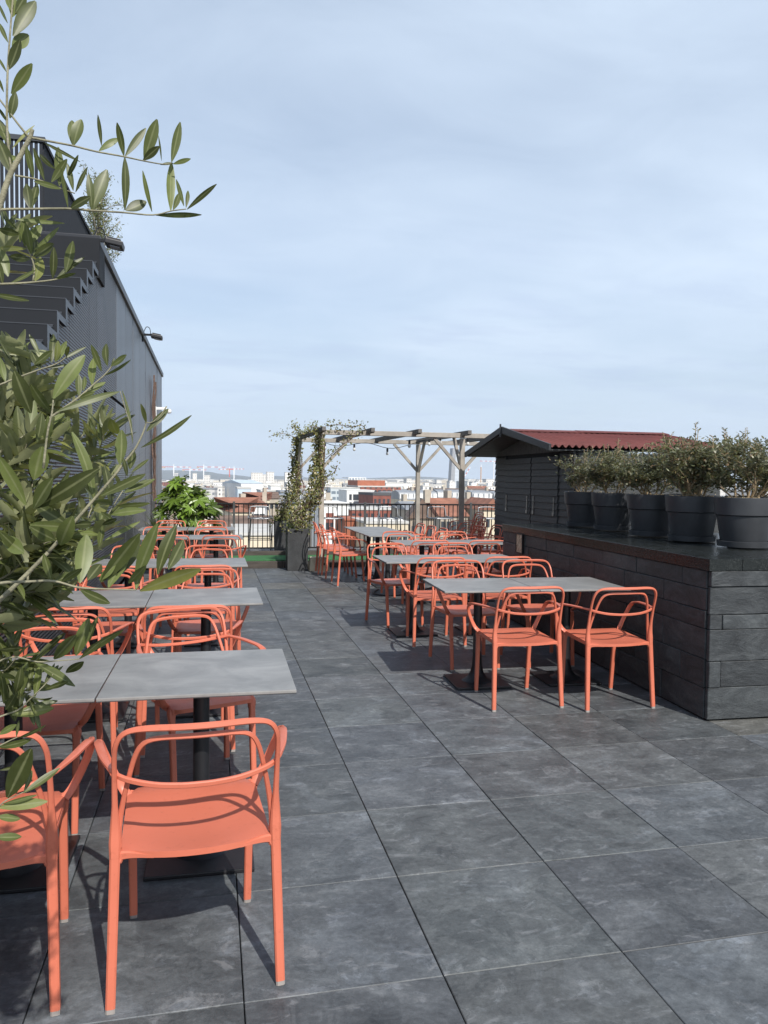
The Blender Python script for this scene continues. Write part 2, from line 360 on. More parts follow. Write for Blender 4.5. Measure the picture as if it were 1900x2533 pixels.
M = {}
def mats():
    M['tile'] = m_tiles(); M['chair'] = m_chair(); M['top'] = m_tabletop(); M['turf'] = m_turf()
    M['cap'] = plain('grey_foot_plastic', (0.30, 0.27, 0.25), 0.6)
    M['under'] = plain('dark_joint', (0.012, 0.012, 0.013), 0.9)
    M['edge'] = plain('dark_laminate_edge', (0.05, 0.052, 0.055), 0.5)
    M['black'] = plain('black_powder_coat', (0.012, 0.012, 0.014), 0.45, 0.2, 14)
    M['rib'] = m_ribbed('ribbed_cladding', (0.056, 0.062, 0.072), 0.030, 0.42, 0.5, 0.15)
    M['smooth_clad'] = m_ribbed('fine_ribbed_cladding', (0.058, 0.064, 0.074), 0.026, 0.32, 0.30, 0.2)
    M['steel'] = plain('dark_grey_steel', (0.016, 0.018, 0.022), 0.72, 0.15, 2, 0.0, 0.2)
    M['steel_edge'] = plain('grey_steel_edge', (0.040, 0.044, 0.052), 0.4, 0.15, 2, 0.2)
    M['coping'] = plain('dark_coping', (0.02, 0.022, 0.028), 0.4, 0.2, 3, 0.2)
    M['slat'] = plain('dark_slat_paint', (0.022, 0.025, 0.031), 0.7, spec=.2)
    M['slate'] = m_slate()
    M['slatejoint'] = plain('slate_backing', (0.006, 0.006, 0.007), 0.9)
    m, nt, b = new_mat('polished_granite')
    co = geoco(nt); f = noise(nt, co, 160, 3); g = noise(nt, co, 2.2, 5)
    c = ramp(nt, f, [(0.42, (0.010, 0.012, 0.012)), (0.62, (0.030, 0.034, 0.033)), (0.72, (0.07, 0.075, 0.072))])
    nt.links.new(c, b.inputs['Base Color']); nt.links.new(ramp(nt, g, [(0.35, (0.18, 0.18, 0.18)), (0.6, (0.26, 0.26, 0.26)), (0.72, (0.42, 0.42, 0.42))]), b.inputs['Roughness']); b.inputs['Specular IOR Level'].default_value = 0.24
    M['granite'] = m
    M['pot'] = plain('anthracite_plastic', (0.040, 0.043, 0.048), 0.5, 0.2, 5, bmp=0.1)
    M['gravel'] = plain('pale_bark_mulch', (0.42, 0.34, 0.22), 0.9, 0.5, 60, bmp=1.0)
    M['soil'] = plain('dark_soil', (0.04, 0.03, 0.02), 0.95, 0.4, 30, bmp=1.0)
    M['planter'] = plain('rough_black_planter', (0.032, 0.034, 0.036), 0.65, 0.35, 9, bmp=0.8)
    M['concrete'] = plain('cream_concrete', (0.56, 0.51, 0.38), 0.85, 0.2, 6, bmp=0.5)
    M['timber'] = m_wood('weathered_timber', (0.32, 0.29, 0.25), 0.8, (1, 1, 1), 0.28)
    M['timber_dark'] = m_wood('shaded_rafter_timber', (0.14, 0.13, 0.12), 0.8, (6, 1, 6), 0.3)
    M['kerb'] = m_wood('dark_kerb_timber', (0.065, 0.055, 0.047), 0.8, (1, 8, 8), 0.4)
    M['fence'] = plain('black_fence_paint', (0.010, 0.010, 0.011), 0.6, spec=.25)
    M['fpost'] = plain('grey_fence_post', (0.055, 0.058, 0.058), 0.5)
    M['chrome'] = plain('brushed_steel', (0.30, 0.31, 0.32), 0.35, 0.1, 20, 0.8)
    M['shed'] = m_wood('black_stained_boards', (0.045, 0.047, 0.047), 0.6, (3, 3, 30), 0.5, 0.3)
    M['fascia'] = m_wood('dark_fascia_paint', (0.038, 0.040, 0.044), 0.55, (2, 2, 12), 0.2, 0.1)
    M['redroof'] = plain('red_bitumen_sheet', (0.132, 0.036, 0.032), 0.75, 0.2, 3, bmp=0.4)
    M['hinge'] = plain('worn_metal_fitting', (0.30, 0.29, 0.27), 0.4, 0.3, 20, 0.7)
    M['white'] = plain('white_plastic', (0.78, 0.78, 0.76), 0.4, 0.05)
    M['glass'] = plain('dark_window_glass', (0.03, 0.035, 0.042), 0.15, 0.2, 0.5, rvar=0.05)
    M['lens'] = plain('lamp_glass', (0.25, 0.25, 0.26), 0.2)
    M['bulb'] = plain('clear_bulb', (0.62, 0.62, 0.60), 0.12)
    M['bark'] = plain('olive_bark', (0.30, 0.265, 0.20), 0.8, 0.3, 40, bmp=0.6)
    M['twig'] = plain('olive_twig', (0.23, 0.215, 0.14), 0.7, 0.3, 60, bmp=0.4)
    M['stem'] = plain('pale_stem', (0.30, 0.22, 0.13), 0.8, 0.3, 40)
    M['vinestem'] = plain('dry_vine_stem', (0.13, 0.08, 0.06), 0.85, 0.4, 30)
    M['olive'] = m_leaf('olive_leaf', (0.098, 0.118, 0.036), (0.25, 0.26, 0.135), 0.42, 0.5, 0.36, 0.20, (0.20, 0.20, 0.055), midrib=True)
    M['shrub'] = m_leaf('shrub_leaf', (0.105, 0.115, 0.056), (0.19, 0.185, 0.125), 0.38, 0.6, 0.5, 0.24, (0.19, 0.115, 0.06))
    M['fatsia'] = m_leaf('palmate_leaf', (0.115, 0.185, 0.026), (0.16, 0.23, 0.06), 0.34, 0.75, 0.5, 0.28)
    M['spiky'] = m_leaf('strap_leaf', (0.07, 0.10, 0.035), (0.14, 0.16, 0.07), 0.45, 0.4, 0.4, 0.2, (0.3, 0.24, 0.09))
    M['vine'] = m_leaf('vine_leaf', (0.15, 0.16, 0.055), (0.40, 0.35, 0.20), 0.45, 0.55, 0.4, 0.2, (0.34, 0.26, 0.13))
    M['grass'] = m_leaf('blade_leaf', (0.09, 0.14, 0.05), (0.12, 0.17, 0.07), 0.5, 0.4, 0.3, 0.25)
    M['plaque'] = None
mats()

# ================================================================== SETTING: terrace
WX = -1.25                                   # plane of the clad building's side
def terrace():
    tag(B(WX+.01, 10.5, -4, 13.10, -0.30, -0.045).build('terrace_slab', M['under']), kind='structure')
    m = MB(); x0 = 0.695-0.6*4; y0 = 2.19-0.6*11; r2 = random.Random(3)
    i = 0
    for ix in range(-2, 17):
        for iy in range(0, 31):
            xa, ya = x0+ix*0.6, y0+iy*0.6
            ga, gb = 0.0019, 0.0014            # long joints are wider than the cross joints
            xs, xe, ys, ye = xa+ga, xa+.6-ga, ya+gb, ya+.6-gb
            if xe < WX+.03 or xs > 10.4 or ys > 13.08: continue
            xs = max(xs, WX+.02); ye = min(ye, 13.09)
            z = [r2.uniform(-0.0011, 0.0011) for _ in range(4)]; c = 0.0022
            P = [(xs, ys, -0.04), (xe, ys, -0.04), (xe, ye, -0.04), (xs, ye, -0.04),
                 (xs, ys, z[0]-c), (xe, ys, z[1]-c), (xe, ye, z[2]-c), (xs, ye, z[3]-c),
                 (xs+c, ys+c, z[0]), (xe-c, ys+c, z[1]), (xe-c, ye-c, z[2]), (xs+c, ye-c, z[3])]
            m.add(P, [(0, 1, 5, 4), (1, 2, 6, 5), (2, 3, 7, 6), (3, 0, 4, 7), (4, 5, 9, 8), (5, 6, 10, 9), (6, 7, 11, 10), (7, 4, 8, 11), (8, 9, 10, 11)])
    tag(m.build('terrace_paving', M['tile']), kind='structure')
    # step up to the turf strip, then the lower gravelled edge where the fence stands
    k = MB()
    xs = -1.2
    for L in (1.05, 1.35, 1.5, 1.4, 1.5, 1.3, 1.5):
        k.box(xs+.006, xs+L-.006, 13.115, 13.20, -0.02, 0.112); xs += L
    tag(k.build('kerb', M['kerb'], bevel=.006), kind='structure')
    tag(B(WX+.02, 10.5, 13.205, 14.02, -0.3, 0.108).build('turf_base', M['concrete']), kind='structure')
    tag(B(WX+.03, 10.4, 13.18, 14.0, 0.113, 0.128).build('artificial_turf', M['turf']), kind='structure')
    tag(MB().box(WX+.02, 10.4, 14.03, 14.14, -0.3, 0.20).build('upstand', M['kerb'], bevel=.008), kind='structure')
    tag(B(WX+.01, 10.5, 14.145, 17.0, -0.4, -0.02).build('roof_edge', plain('grey_roof_membrane', (0.20, 0.20, 0.19), 0.9, 0.2, 3)), kind='structure')
terrace()

# ================================================================== clad building with staircase, left
def clad_building():
    b = thing('clad_building', 'long dark grey metal clad building along the left side of the terrace', 'building', (WX, 9, 0))
    off = Vector((-WX, -9, 0))
    def loc(m):
        m.v = [(x-WX, y-9, z) for x, y, z in m.v]; return m
    YS, ZS, DY, DZ = 6.335, 2.669, 0.387, 0.1845
    # ribbed panels below the stair and the full-height panels beyond
    J = [-4, -2, -0.4, 0.8, 1.9, 2.9, 3.8, 4.6, 5.4, 6.19, 6.78, 7.45, 8.61, 9.17]
    rib = MB()
    for a, c in zip(J[:-1], J[1:]):
        if c < 1.5: continue
        za = ZS+(a-YS)/DY*DZ-0.12; zc = ZS+(c-YS)/DY*DZ-0.12
        za = max(0.05, za); zc = max(0.06, zc)
        x0, x1 = WX-.05, WX; g = .006
        rib.add([(x0, a+g, -.02), (x1, a+g, -.02), (x1, c-g, -.02), (x0, c-g, -.02), (x0, a+g, za), (x1, a+g, za), (x1, c-g, zc), (x0, c-g, zc)],
                [(0, 3, 2, 1), (4, 5, 6, 7), (0, 1, 5, 4), (1, 2, 6, 5), (2, 3, 7, 6), (3, 0, 4, 7)])
    loc(rib).build('ribbed_cladding', M['rib'], b)
    J2 = [9.17, 9.73, 10.97, 12.15, 13.24, 14.38, 15.64, 17.15, 18.98, 20.7]
    for i, (a, c) in enumerate(zip(J2[:-1], J2[1:])):
        door = i in (1, 2)
        z0 = 2.56 if door else -0.02
        p = MB().box(WX-.05, WX-(.004 if i % 2 else 0), a+(.012 if a < 11 else .024), c-(.012 if a < 11 else .024), (z0 if a < 16 else -3), 4.10)
        xj = (.0, .003, -.002, .002, -.001, .003, 0, -.003, .002)[i]; p.v = [(x+(xj if k_ in (2, 6) or k_ in (3, 7) else 0), y, z) for k_, (x, y, z) in enumerate(p.v)]
        loc(p).build('wall_panel', M['rib'] if i < 2 else M['smooth_clad'], b, bevel=.006)
    d1 = loc(MB().box(WX-.05, WX-.010, 9.748, 10.955, 0.02, 2.525)).build('door', M['rib'], b, bevel=.004)
    d2 = loc(MB().box(WX-.05, WX-.010, 10.985, 12.128, 0.02, 2.525)).build('door', M['smooth_clad'], b, bevel=.004)
    loc(MB().bar((WX+.03, 10.86, 1.0), (WX+.03, 10.86, 1.16), .02, .02)).build('handle', M['chrome'], d1)
    # dark gaps behind the joints; end wall; roof with coping
    loc(MB().box(-6.5, WX-.052, 9.25, 20.69, -3, 4.06)).build('inner_wall', M['under'], b)
    loc(MB().box(-6.5, WX-.03, 20.692, 20.75, -3, 4.10)).build('end_wall', M['smooth_clad'], b)
    loc(MB().box(-6.5, WX+.035, 9.20, 20.80, 4.102, 4.20)).build('coping', M['coping'], b, bevel=.006)
    loc(MB().box(-6.5, WX-.056, -4, 9.2, -0.3, 0.03)).build('plinth', M['under'], b)
    inner = MB().add([(-2.5, 1.0, -.1), (WX-.053, 1.0, -.1), (WX-.053, 9.2, -.1), (-2.5, 9.2, -.1), (-2.5, 1.0, .0), (WX-.053, 1.0, .0), (WX-.053, 9.2, 3.7), (-2.5, 9.2, 3.7)],
                     [(0, 3, 2, 1), (4, 5, 6, 7), (0, 1, 5, 4), (1, 2, 6, 5), (2, 3, 7, 6), (3, 0, 4, 7)])
    loc(inner).build('stair_core', M['under'], b)
    # staircase of folded dark steel, climbing away from the camera
    s = thing('metal_staircase', 'folded dark steel staircase climbing away along the ribbed wall', 'staircase', (WX, 6, 0))
    proto = None
    for k in range(-13, 7):
        y, z = YS+DY*k, ZS+DZ*k
        if proto is None:
            m = MB(); W = 1.25
            prof = [(0, 0), (0.43, 0), (0.43, -.055), (0.085, -.055), (0.085, -DZ-.045), (.004, -DZ-.045), (.003, -.008), (0, -.008)]
            P = [(x, py, pz) for x in (0.028, -W) for (py, pz) in prof]
            m.add(P, [(0, 1, 2, 3, 6, 7), (3, 4, 5, 6), (8, 15, 14, 11, 10, 9), (11, 14, 13, 12)])
            n = 8
            m.f += [(i, i+n, (i+1) % n+n, (i+1) % n) for i in range(n)]
            proto = m.build('step', M['steel'], s); proto.location = (0, y-6, z)
            me = proto.data; me.materials.append(M['steel_edge'])
            for k_ in (0, 1, 11): me.polygons[k_].material_index = 1
            bm = bmesh.new(); bm.from_mesh(me); bmesh.ops.recalc_face_normals(bm, faces=bm.faces); bm.to_mesh(me); bm.free()
        else: same(proto, 'step', s, (0, y-6, z))
    MB().box(-2.4, 0.03, 9.166-6, 9.20-6+.4, 3.72, 4.16).build('landing_front', M['steel'], s, bevel=.004)
    MB().box(-2.4, -.06, 2.9, 5.5, 3.62, 3.70).build('landing', M['steel'], s)
    # tall slatted screen on the roof
    sc = thing('slat_screen', 'tall dark screen of upright slats on the left building roof', 'screen', (-2.4, 12.2, 4.2))
    m = MB(); r2 = random.Random(5)
    for i in range(45):
        x = -i*0.066; m.box(x-.042, x, -.012, .012, 0.05, 2.14)
    for i in range(1, 74):
        y = i*0.061; m.box(-.014, .012, y-.020, y+.020, 0.05, 2.14)
    m.build('slats', M['slat'], sc)
    MB().box(-3.0, .04, -.04, .04, 2.142, 2.21).build('top_rail', M['steel_edge'], sc)
    MB().box(-.04, .035, .042, 4.5, 2.142, 2.20).build('top_rail', M['slat'], sc)
    MB().box(-3.0, .03, -.03, .03, -.02, 0.048).build('bottom_rail', M['slat'], sc)
    MB().box(-.03, .03, .032, 4.5, -.02, 0.048).build('bottom_rail', M['slat'], sc)
    # floodlights on arms
    def flood(loc_, label, L):
        f = thing('floodlight', label, 'floodlight', loc_, 0, 'floodlights along the roof edge')
        MB().box(-.03, .03, -.03, .03, 0, .16).build('bracket', M['steel'], f, bevel=.004)
        MB().bar((0, 0, .13), (L*.45, 0, .13), .035, .035).build('arm', M['steel'], f)
        h = MB().obox((L*.70, 0, .095), Vector((.985, 0, -.17)), Vector((0, 1, 0)), Vector((.17, 0, .985)), L*.27, .11, .03).build('housing', M['black'], f, bevel=.012)
        MB().obox((L*.72, 0, .056), Vector((.985, 0, -.17)), Vector((0, 1, 0)), Vector((.17, 0, .985)), L*.15, .075, .004).build('lens', M['lens'], h)
        fin = MB()
        for q in range(6): fin.obox((L*.70, -.08+q*.032, .135), Vector((.985, 0, -.17)), Vector((0, 1, 0)), Vector((.17, 0, .985)), L*.20, .004, .012)
        fin.build('cooling_fins', M['black'], h)
        MB().tube(spline([(0.02, 0, .14), (L*.2, .02, .27), (L*.36, .02, .25), (L*.42, .02, .13)]), .007, 6).build('cable', M['black'], f)
    flood((-1.32, 9.25, 4.20-.17), 'black floodlight on an arm beside the stair landing, nearer of two', .36)
    flood((-1.26, 15.0, 4.20-.18), 'black floodlight far along the roof edge above the long wall', .38)
    # white camera near the far end
    c = thing('security_camera', 'white security camera on a bracket near the far wall end', 'camera', (WX, 18.3, 2.98))
    MB().box(-.002, .03, -.06, .06, -.12, .14).build('base_plate', M['white'], c, bevel=.006)
    MB().bar((.02, 0, .10), (.26, 0, .10), .05, .06).build('arm', M['white'], c, bevel=.01)
    MB().lathe([(.005, .02), (.055, .03), (.06, .10), (.03, .125)], (.30, 0, -.03), 16).build('dome', M['white'], c, smooth=True)
    # dry climber hanging on the wall
    v = thing('dry_climber', 'bare brown climber stems hanging down the far metal wall', 'climbing plant', (WX, 17.4, 0))
    r2 = random.Random(9); m = MB()
    for q in range(11):
        yy = r2.uniform(-.22, .22); P = []; z = r2.uniform(.0, .3); top = r2.uniform(2.4, 3.95)
        while z < top:
            P.append((.022+r2.uniform(0, .05), yy, z)); yy += r2.uniform(-.06, .06); z += .28
        m.tube(spline(P, 3), r2.uniform(.008, .018), 5)
    m.build('stem', M['vinestem'], v)
clad_building()

# ================================================================== armchair
def chair_proto():
    t = thing('armchair', 'coral plastic armchair', 'chair')
    ch = M['chair']
    # seat: dished slab with a rounded front and a rear edge that bulges backwards
    m = MB(); NX, NY = 14, 12
    def outline(u, v):                     # u -1..1 across, v 0 (rear) .. 1 (front)
        hw = 0.214-0.006*v
        y0 = -0.200-0.052*(1-abs(u)**2.2); y1 = 0.232+0.006*(1-u*u)
        x = hw*u; y = y0+(y1-y0)*v
        cr = max(0, abs(u)-0.80)/0.20      # round the front corners
        if v > .82: y -= 0.05*cr**2.5*((v-.82)/.18)
        return x, y
    top = []; zc = lambda u, v: 0.452+0.016*v-0.020*(1-u*u)*(1-(2*v-1)**4)*(1 if v < .55 else 1-(v-.55)*1.1)-0.010*max(0, v-.86)/.14
    for lay, dz in ((0, 0.0), (1, -0.024)):
        for j in range(NY+1):
            for i in range(NX+1):
                u = -1+2*i/NX; v = j/NY; x, y = outline(u, v); m.v.append((x, y, zc(u, v)+dz-(0.006 if (lay == 0 and (abs(u) == 1 or v in (0, 1))) else 0)))
    N = (NX+1)*(NY+1); W = NX+1
    for j in range(NY):
        for i in range(NX):
            a = j*W+i; m.f.append((a, a+1, a+1+W, a+W)); a += N; m.f.append((a, a+W, a+1+W, a+1))
    rim = [i for i in range(W)]+[j*W+NX for j in range(1, NY+1)]+[NY*W+i for i in range(NX-1, -1, -1)]+[j*W for j in range(NY-1, 0, -1)]
    for k in range(len(rim)):
        a, b_ = rim[k], rim[(k+1) % len(rim)]; m.f.append((a, a+N, b_+N, b_))
    # brackets where seat runs into rear frame and into the front legs (arched apron)
    seat = m.build('seat', ch, t, smooth=True, auto=55)
    # rear frame: leg heads, uprights, top rail
    P, Wd, Th, Nn = [], [], [], []
    half = [(-.228, -.207, .430, .030, .030), (-.228, -.205, .47, .033, .028), (-.228, -.205, .52, .026, .020), (-.228, -.213, .58, .0165, .016), (-.228, -.231, .66, .0145, .015), (-.227, -.254, .73, .014, .015),
            (-.222, -.270, .77, .014, .016), (-.207, -.281, .80, .015, .016), (-.180, -.289, .815, .0155, .016), (-.13, -.297, .820, .018, .017), (-.06, -.306, .820, .0185, .016), (0, -.309, .820, .0185, .016)]
    full = half+[(-x, y, z, w, h) for x, y, z, w, h in half[-2::-1]]
    pts = spline([f[:3] for f in full], 3)
    for i in range(len(pts)):
        q = i/3; a = min(int(q), len(full)-2); fr = q-a
        Wd.append(full[a][3]*(1-fr)+full[a+1][3]*fr); Th.append(full[a][4]*(1-fr)+full[a+1][4]*fr)
    MB().sweep(pts, (0, 1, -.25), Wd, Th).build('back_frame', ch, t, smooth=True, auto=34)
    # inner hoop
    half = [(-.222, -.198, .452, .025, .024), (-.221, -.192, .49, .021, .020), (-.214, -.193, .54, .0165, .015), (-.203, -.206, .60, .0145, .014), (-.190, -.224, .66, .014, .014), (-.175, -.243, .72, .014, .014),
            (-.158, -.256, .757, .014, .014), (-.135, -.265, .776, .0145, .016), (-.10, -.272, .783, .015, .016), (-.05, -.279, .785, .0155, .015), (0, -.281, .785, .0155, .015)]
    full = half+[(-x, y, z, w, h) for x, y, z, w, h in half[-2::-1]]
    pts = spline([f[:3] for f in full], 3); Wd, Th = [], []
    for i in range(len(pts)):
        q = i/3; a = min(int(q), len(full)-2); fr = q-a
        Wd.append(full[a][3]*(1-fr)+full[a+1][3]*fr); Th.append(full[a][4]*(1-fr)+full[a+1][4]*fr)
    MB().sweep(pts, (0, 1, -.25), Wd, Th).build('inner_hoop', ch, t, smooth=True, auto=34)
    # band: seat side, up to the arm tip, back round behind the sitter, and down again
    half = [(-.206, .165, .452, .030), (-.226, .185, .475, .028), (-.250, .190, .52, .026), (-.277, .180, .585, .026), (-.291, .155, .632, .027), (-.293, .110, .657, .028), (-.290, .060, .668, .027),
            (-.281, .0, .672, .026), (-.267, -.08, .675, .024), (-.247, -.16, .675, .019), (-.228, -.215, .672, .0165), (-.19, -.245, .662, .0155), (-.12, -.267, .650, .0155), (-.05, -.276, .645, .0155), (0, -.277, .644, .0155)]
    full = half+[(-x, y, z, w) for x, y, z, w in half[-2::-1]]
    pts = spline([f[:3] for f in full], 4); Wd = []; nr = []
    for i in range(len(pts)):
        q = i/4; a = min(int(q), len(full)-2); fr = q-a
        Wd.append(full[a][3]*(1-fr)+full[a+1][3]*fr)
    for i, p in enumerate(pts):
        d = (pts[min(i+1, len(pts)-1)]-pts[max(i-1, 0)]).normalized()
        yy = max(0, min(1, (p.y+.25)/.15))
        side = Vector((0, 1, .15)) if abs(p.x) < .2 and p.y < 0 else None
        out = Vector((0, 0, 1)) if p.z > .655 else Vector((-math.copysign(.35, p.x), -1, .2))
        back = Vector((0, 1, .1))
        n_ = back*(1-yy)+out*yy if p.y < 0 else out
        nr.append(n_)
    # smooth the normals
    for _ in range(4): nr = [(nr[max(0, i-1)]+nr[i]*2+nr[min(len(nr)-1, i+1)])/4 for i in range(len(nr))]
    MB().sweep(pts, nr, Wd, .012).build('armrest_band', ch, t, smooth=True, auto=34)
    # legs (each with its foot cap)
    def leg(p, q, w, d):
        p = Vector(p); q = Vector(q); ax = (q-p).normalized()
        m = MB(); u = Vector((1, 0, 0)); u = (u-ax*u.dot(ax)).normalized(); v = ax.cross(u)
        sec = [(-.5, -.35), (-.32, -.5), (.32, -.5), (.5, -.35), (.5, .35), (.32, .5), (-.32, .5), (-.5, .35)]
        for c, s_ in ((p, 1.0), (p+(q-p)*.97, .93)):
            for a, b_ in sec: m.v.append(tuple(c+u*(a*w*s_)+v*(b_*d*s_)))
        for k in range(8): m.f.append((k, (k+1) % 8, (k+1) % 8+8, k+8))
        m.f.append(tuple(range(7, -1, -1))); m.f.append(tuple(range(8, 16)))
        o = m.build('leg', ch, t)
        bm = bmesh.new(); bm.from_mesh(o.data); bmesh.ops.recalc_face_normals(bm, faces=bm.faces); bm.to_mesh(o.data); bm.free()
        c = MB(); e = p+(q-p)*.9705
        for pp in (e, q):
            for a, b_ in sec: c.v.append(tuple(pp+u*(a*w*.9)+v*(b_*d*.9)))
        for k in range(8): c.f.append((k, (k+1) % 8, (k+1) % 8+8, k+8))
        c.f.append(tuple(range(8, 16))); co = c.build('foot_cap', M['cap'], o)
        bm = bmesh.new(); bm.from_mesh(co.data); bmesh.ops.recalc_face_normals(bm, faces=bm.faces); bm.to_mesh(co.data); bm.free()
    for s in (-1, 1):
        leg((s*.228, -.207, .430), (s*.240, -.240, 0), .0285, .028)
        leg((s*.196, .200, .430), (s*.193, .240, 0), .0275, .028)
    # moulded heads joining the legs to the seat, with the arched front apron
    a = MB()
    ap = []
    for i in range(17):
        u = -1+2*i/16; x = .196*u
        ap.append((x, .205, .437+.006*(1-u*u)))
    tz = [.034-.018*min(1, (1-abs(-1+2*i/16))*4) for i in range(17)]
    a.sweep(ap, (0, 1, 0), [q for q in tz], .024)
    for s in (-1, 1):
        a.sweep(spline([(s*.196, .200, .40), (s*.196, .198, .432), (s*.19, .19, .444)], 4), (0, 1, .2), [.032, .033, .036, .037, .038, .038, .038, .038, .038], .032)
        a.sweep(spline([(s*.224, -.207, .418), (s*.212, -.205, .432), (s*.175, -.212, .434), (s*.12, -.226, .431)], 4), (0, 1, 0), [.03, .03, .03, .029, .028, .026, .024, .022, .020, .018, .016, .014, .012], .022)
        a.sweep([(s*.202, -.19, .432), (s*.204, -.05, .434), (s*.201, .1, .438), (s*.198, .18, .440)], (1, 0, 0), [.024, .020, .020, .024], .02)
    a.build('seat_frame', ch, t, smooth=True, auto=34)
    return t
def all_kids_fix():
    for o in bpy.data.objects:
        if o.parent is not None:
            L = KIDS.setdefault(o.parent.name, [])
            if o not in L: L.append(o)
CH0 = chair_proto(); all_kids_fix()
_chair_used = [0]
def chair(x, y, rot, label, group, z=0.0, tilt=None):
    if y > 5.5: rot += rnd.uniform(-2.2, 2.2)
    if not _chair_used[0]:
        c = CH0; _chair_used[0] = 1; c.location = (x, y, z); c.rotation_euler = (0, 0, R(rot)); c['label'] = label; c['group'] = group
    else: c = dup(CH0, (x, y, z), R(rot), label, group)
    if tilt: c.rotation_euler = (R(tilt), 0, R(rot))
    return c
GL, GR, GE, GS = 'coral chairs at the left tables', 'coral chairs at the tables beside the slate counter', 'coral chairs at the long table by the pergola', 'coral chairs parked in the shade beside the shed'
LEFT = [
 (-.05, 2.48, 3.5, 'nearest coral armchair seen from behind, pushed to the right front table on the left'),
 (-.67, 2.485, 1.5, 'nearest coral armchair cut by the left frame edge, behind olive leaves'),
 (-.06, 3.86, 200, 'coral armchair turned askew on the far side of the right front table'),
 (-.75, 3.62, 180, 'coral armchair facing the camera behind the left front table'),
 (-.12, 4.52, 0, 'coral armchair backing onto the askew chair, at the near side of the second right-hand table'),
 (-.75, 4.56, 0, 'coral armchair at the near side of the second left-hand table, half behind olive leaves'),
 (-.03, 5.66, 180, 'coral armchair facing the camera across the second right-hand table of the left row'),
 (-.74, 5.68, 180, 'coral armchair facing the camera across the second left-hand table of the left row'),
 (-.06, 6.47, 0, 'coral armchair seen from behind at the third right-hand table of the left row'),
 (-.75, 6.5, 0, 'coral armchair seen from behind at the third table near the ribbed wall'),
 (-.02, 7.74, 180, 'coral armchair facing the camera behind the third right-hand table of the left row'),
 (-.74, 7.76, 180, 'coral armchair facing the camera behind the third table, close to the ribbed wall'),
 (.13, 9.74, 0, 'coral armchair seen from behind at the fourth table, on the aisle side'),
 (-.48, 9.76, 0, 'coral armchair seen from behind at the fourth table, on the wall side'),
 (-.01, 10.80, 180, 'coral armchair between the fourth and the last table of the left row, aisle side'),
 (-.69, 10.82, 180, 'coral armchair between the fourth and the last table of the left row, wall side'),
 (.0, 12.42, 180, 'coral armchair behind the last table of the left row, right below the palmate shrub'),
 (-.64, 12.45, 180, 'coral armchair behind the last table of the left row, by the strap-leaved plant'),
]
for a in LEFT: chair(a[0], a[1], a[2], a[3], GL)
RIGHT = [
 (2.05, 4.95, 0, 'left of the two coral armchairs seen from behind at the nearest table by the counter'),
 (2.655, 4.83, 0, 'coral armchair seen from behind at the nearest table, closest to the slate counter corner'),
 (2.06, 6.02, 180, 'coral armchair facing the camera across the nearest left-hand table by the counter'),
 (2.69, 5.99, 180, 'coral armchair facing the camera across the nearest table, against the counter'),
 (2.03, 6.885, 0, 'coral armchair seen from behind at the second table by the counter, aisle side'),
 (2.66, 6.87, 0, 'coral armchair seen from behind at the second table, against the counter'),
 (1.90, 7.836, 190, 'coral armchair turned to the aisle behind the second table by the counter'),
 (2.60, 7.82, 180, 'coral armchair facing the camera behind the second table, against the counter'),
 (2.46, 8.78, 0, 'coral armchair seen from behind at the third table by the counter, aisle side'),
 (3.14, 8.74, 0, 'coral armchair at the third table, mostly hidden by the counter end'),
 (2.46, 9.72, 180, 'coral armchair facing the camera behind the third table, before the long table'),
 (3.15, 9.68, 180, 'coral armchair facing the camera behind the third table, near the counter end'),
]
for a in RIGHT: chair(a[0], a[1], a[2], a[3], GR)
for a in [
 (1.975, 10.94, -90, 'nearest of the three coral armchairs in profile on the left of the long table'),
 (1.93, 11.72, -90, 'middle coral armchair in profile on the left of the long table'),
 (1.90, 12.26, -91, 'farthest coral armchair in profile on the left of the long table, by the cream block'),
 (2.98, 10.62, 90, 'nearest coral armchair on the right side of the long table'),
 (2.98, 11.20, 90, 'middle coral armchair on the right side of the long table'),
 (2.97, 11.78, 90, 'farthest coral armchair on the right side of the long table, before the pergola post')]:
    chair(a[0], a[1], a[2], a[3], GE)
for a in [
 (3.72, 11.10, 95, 'shaded coral armchair next to the long table chairs, left of the others by the shed', 0),
 (4.10, 11.35, 92, 'shaded coral armchair in front of the stack by the shed', 0),
 (4.05, 10.55, 90, 'shaded coral armchair nearest the counter end by the shed', 0),
 (4.28, 12.55, 90, 'bottom coral armchair of the shaded stack by the shed corner', 0),
 (4.25, 12.55, 90, 'second coral armchair of the shaded stack by the shed corner', .075),
 (4.22, 12.55, 90, 'top coral armchair of the shaded stack by the shed corner', .15)]:
    chair(a[0], a[1], a[2], a[3], GS, z=a[4])

# ================================================================== tables
def table_proto():
    t = thing('bistro_table', 'grey topped table', 'table')
    m = MB().box(-.3475, .3475, -.3475, .3475, .7275, .740)
    m.build('tabletop', M['top'], t, bevel=.003)
    MB().box(-.3470, .3470, -.3470, .3470, .7255, .7272).build('edge_band', M['edge'], t)
    MB().lathe([(.11, .7245), (.11, .718), (.032, .712), (.032, .30), (.033, .20), (.038, .13), (.050, .08), (.075, .04), (.115, .018)], n=24).build('column', M['black'], t, smooth=True, auto=40)
    MB().box(-.205, .205, -.205, .205, .0015, .0175).build('base_plate', M['black'], t, bevel=.004)
    return t
T0 = table_proto(); all_kids_fix(); _t = [0]
def table(x, y, rot, label, group):
    if not _t[0]:
        _t[0] = 1; T0.location = (x, y, 0); T0.rotation_euler = (0, 0, R(rot)); T0['label'] = label; T0['group'] = group; return T0
    return dup(T0, (x, y, 0), R(rot), label, group)
GT1, GT2 = 'grey square tables in the left row', 'grey square tables beside the counter'
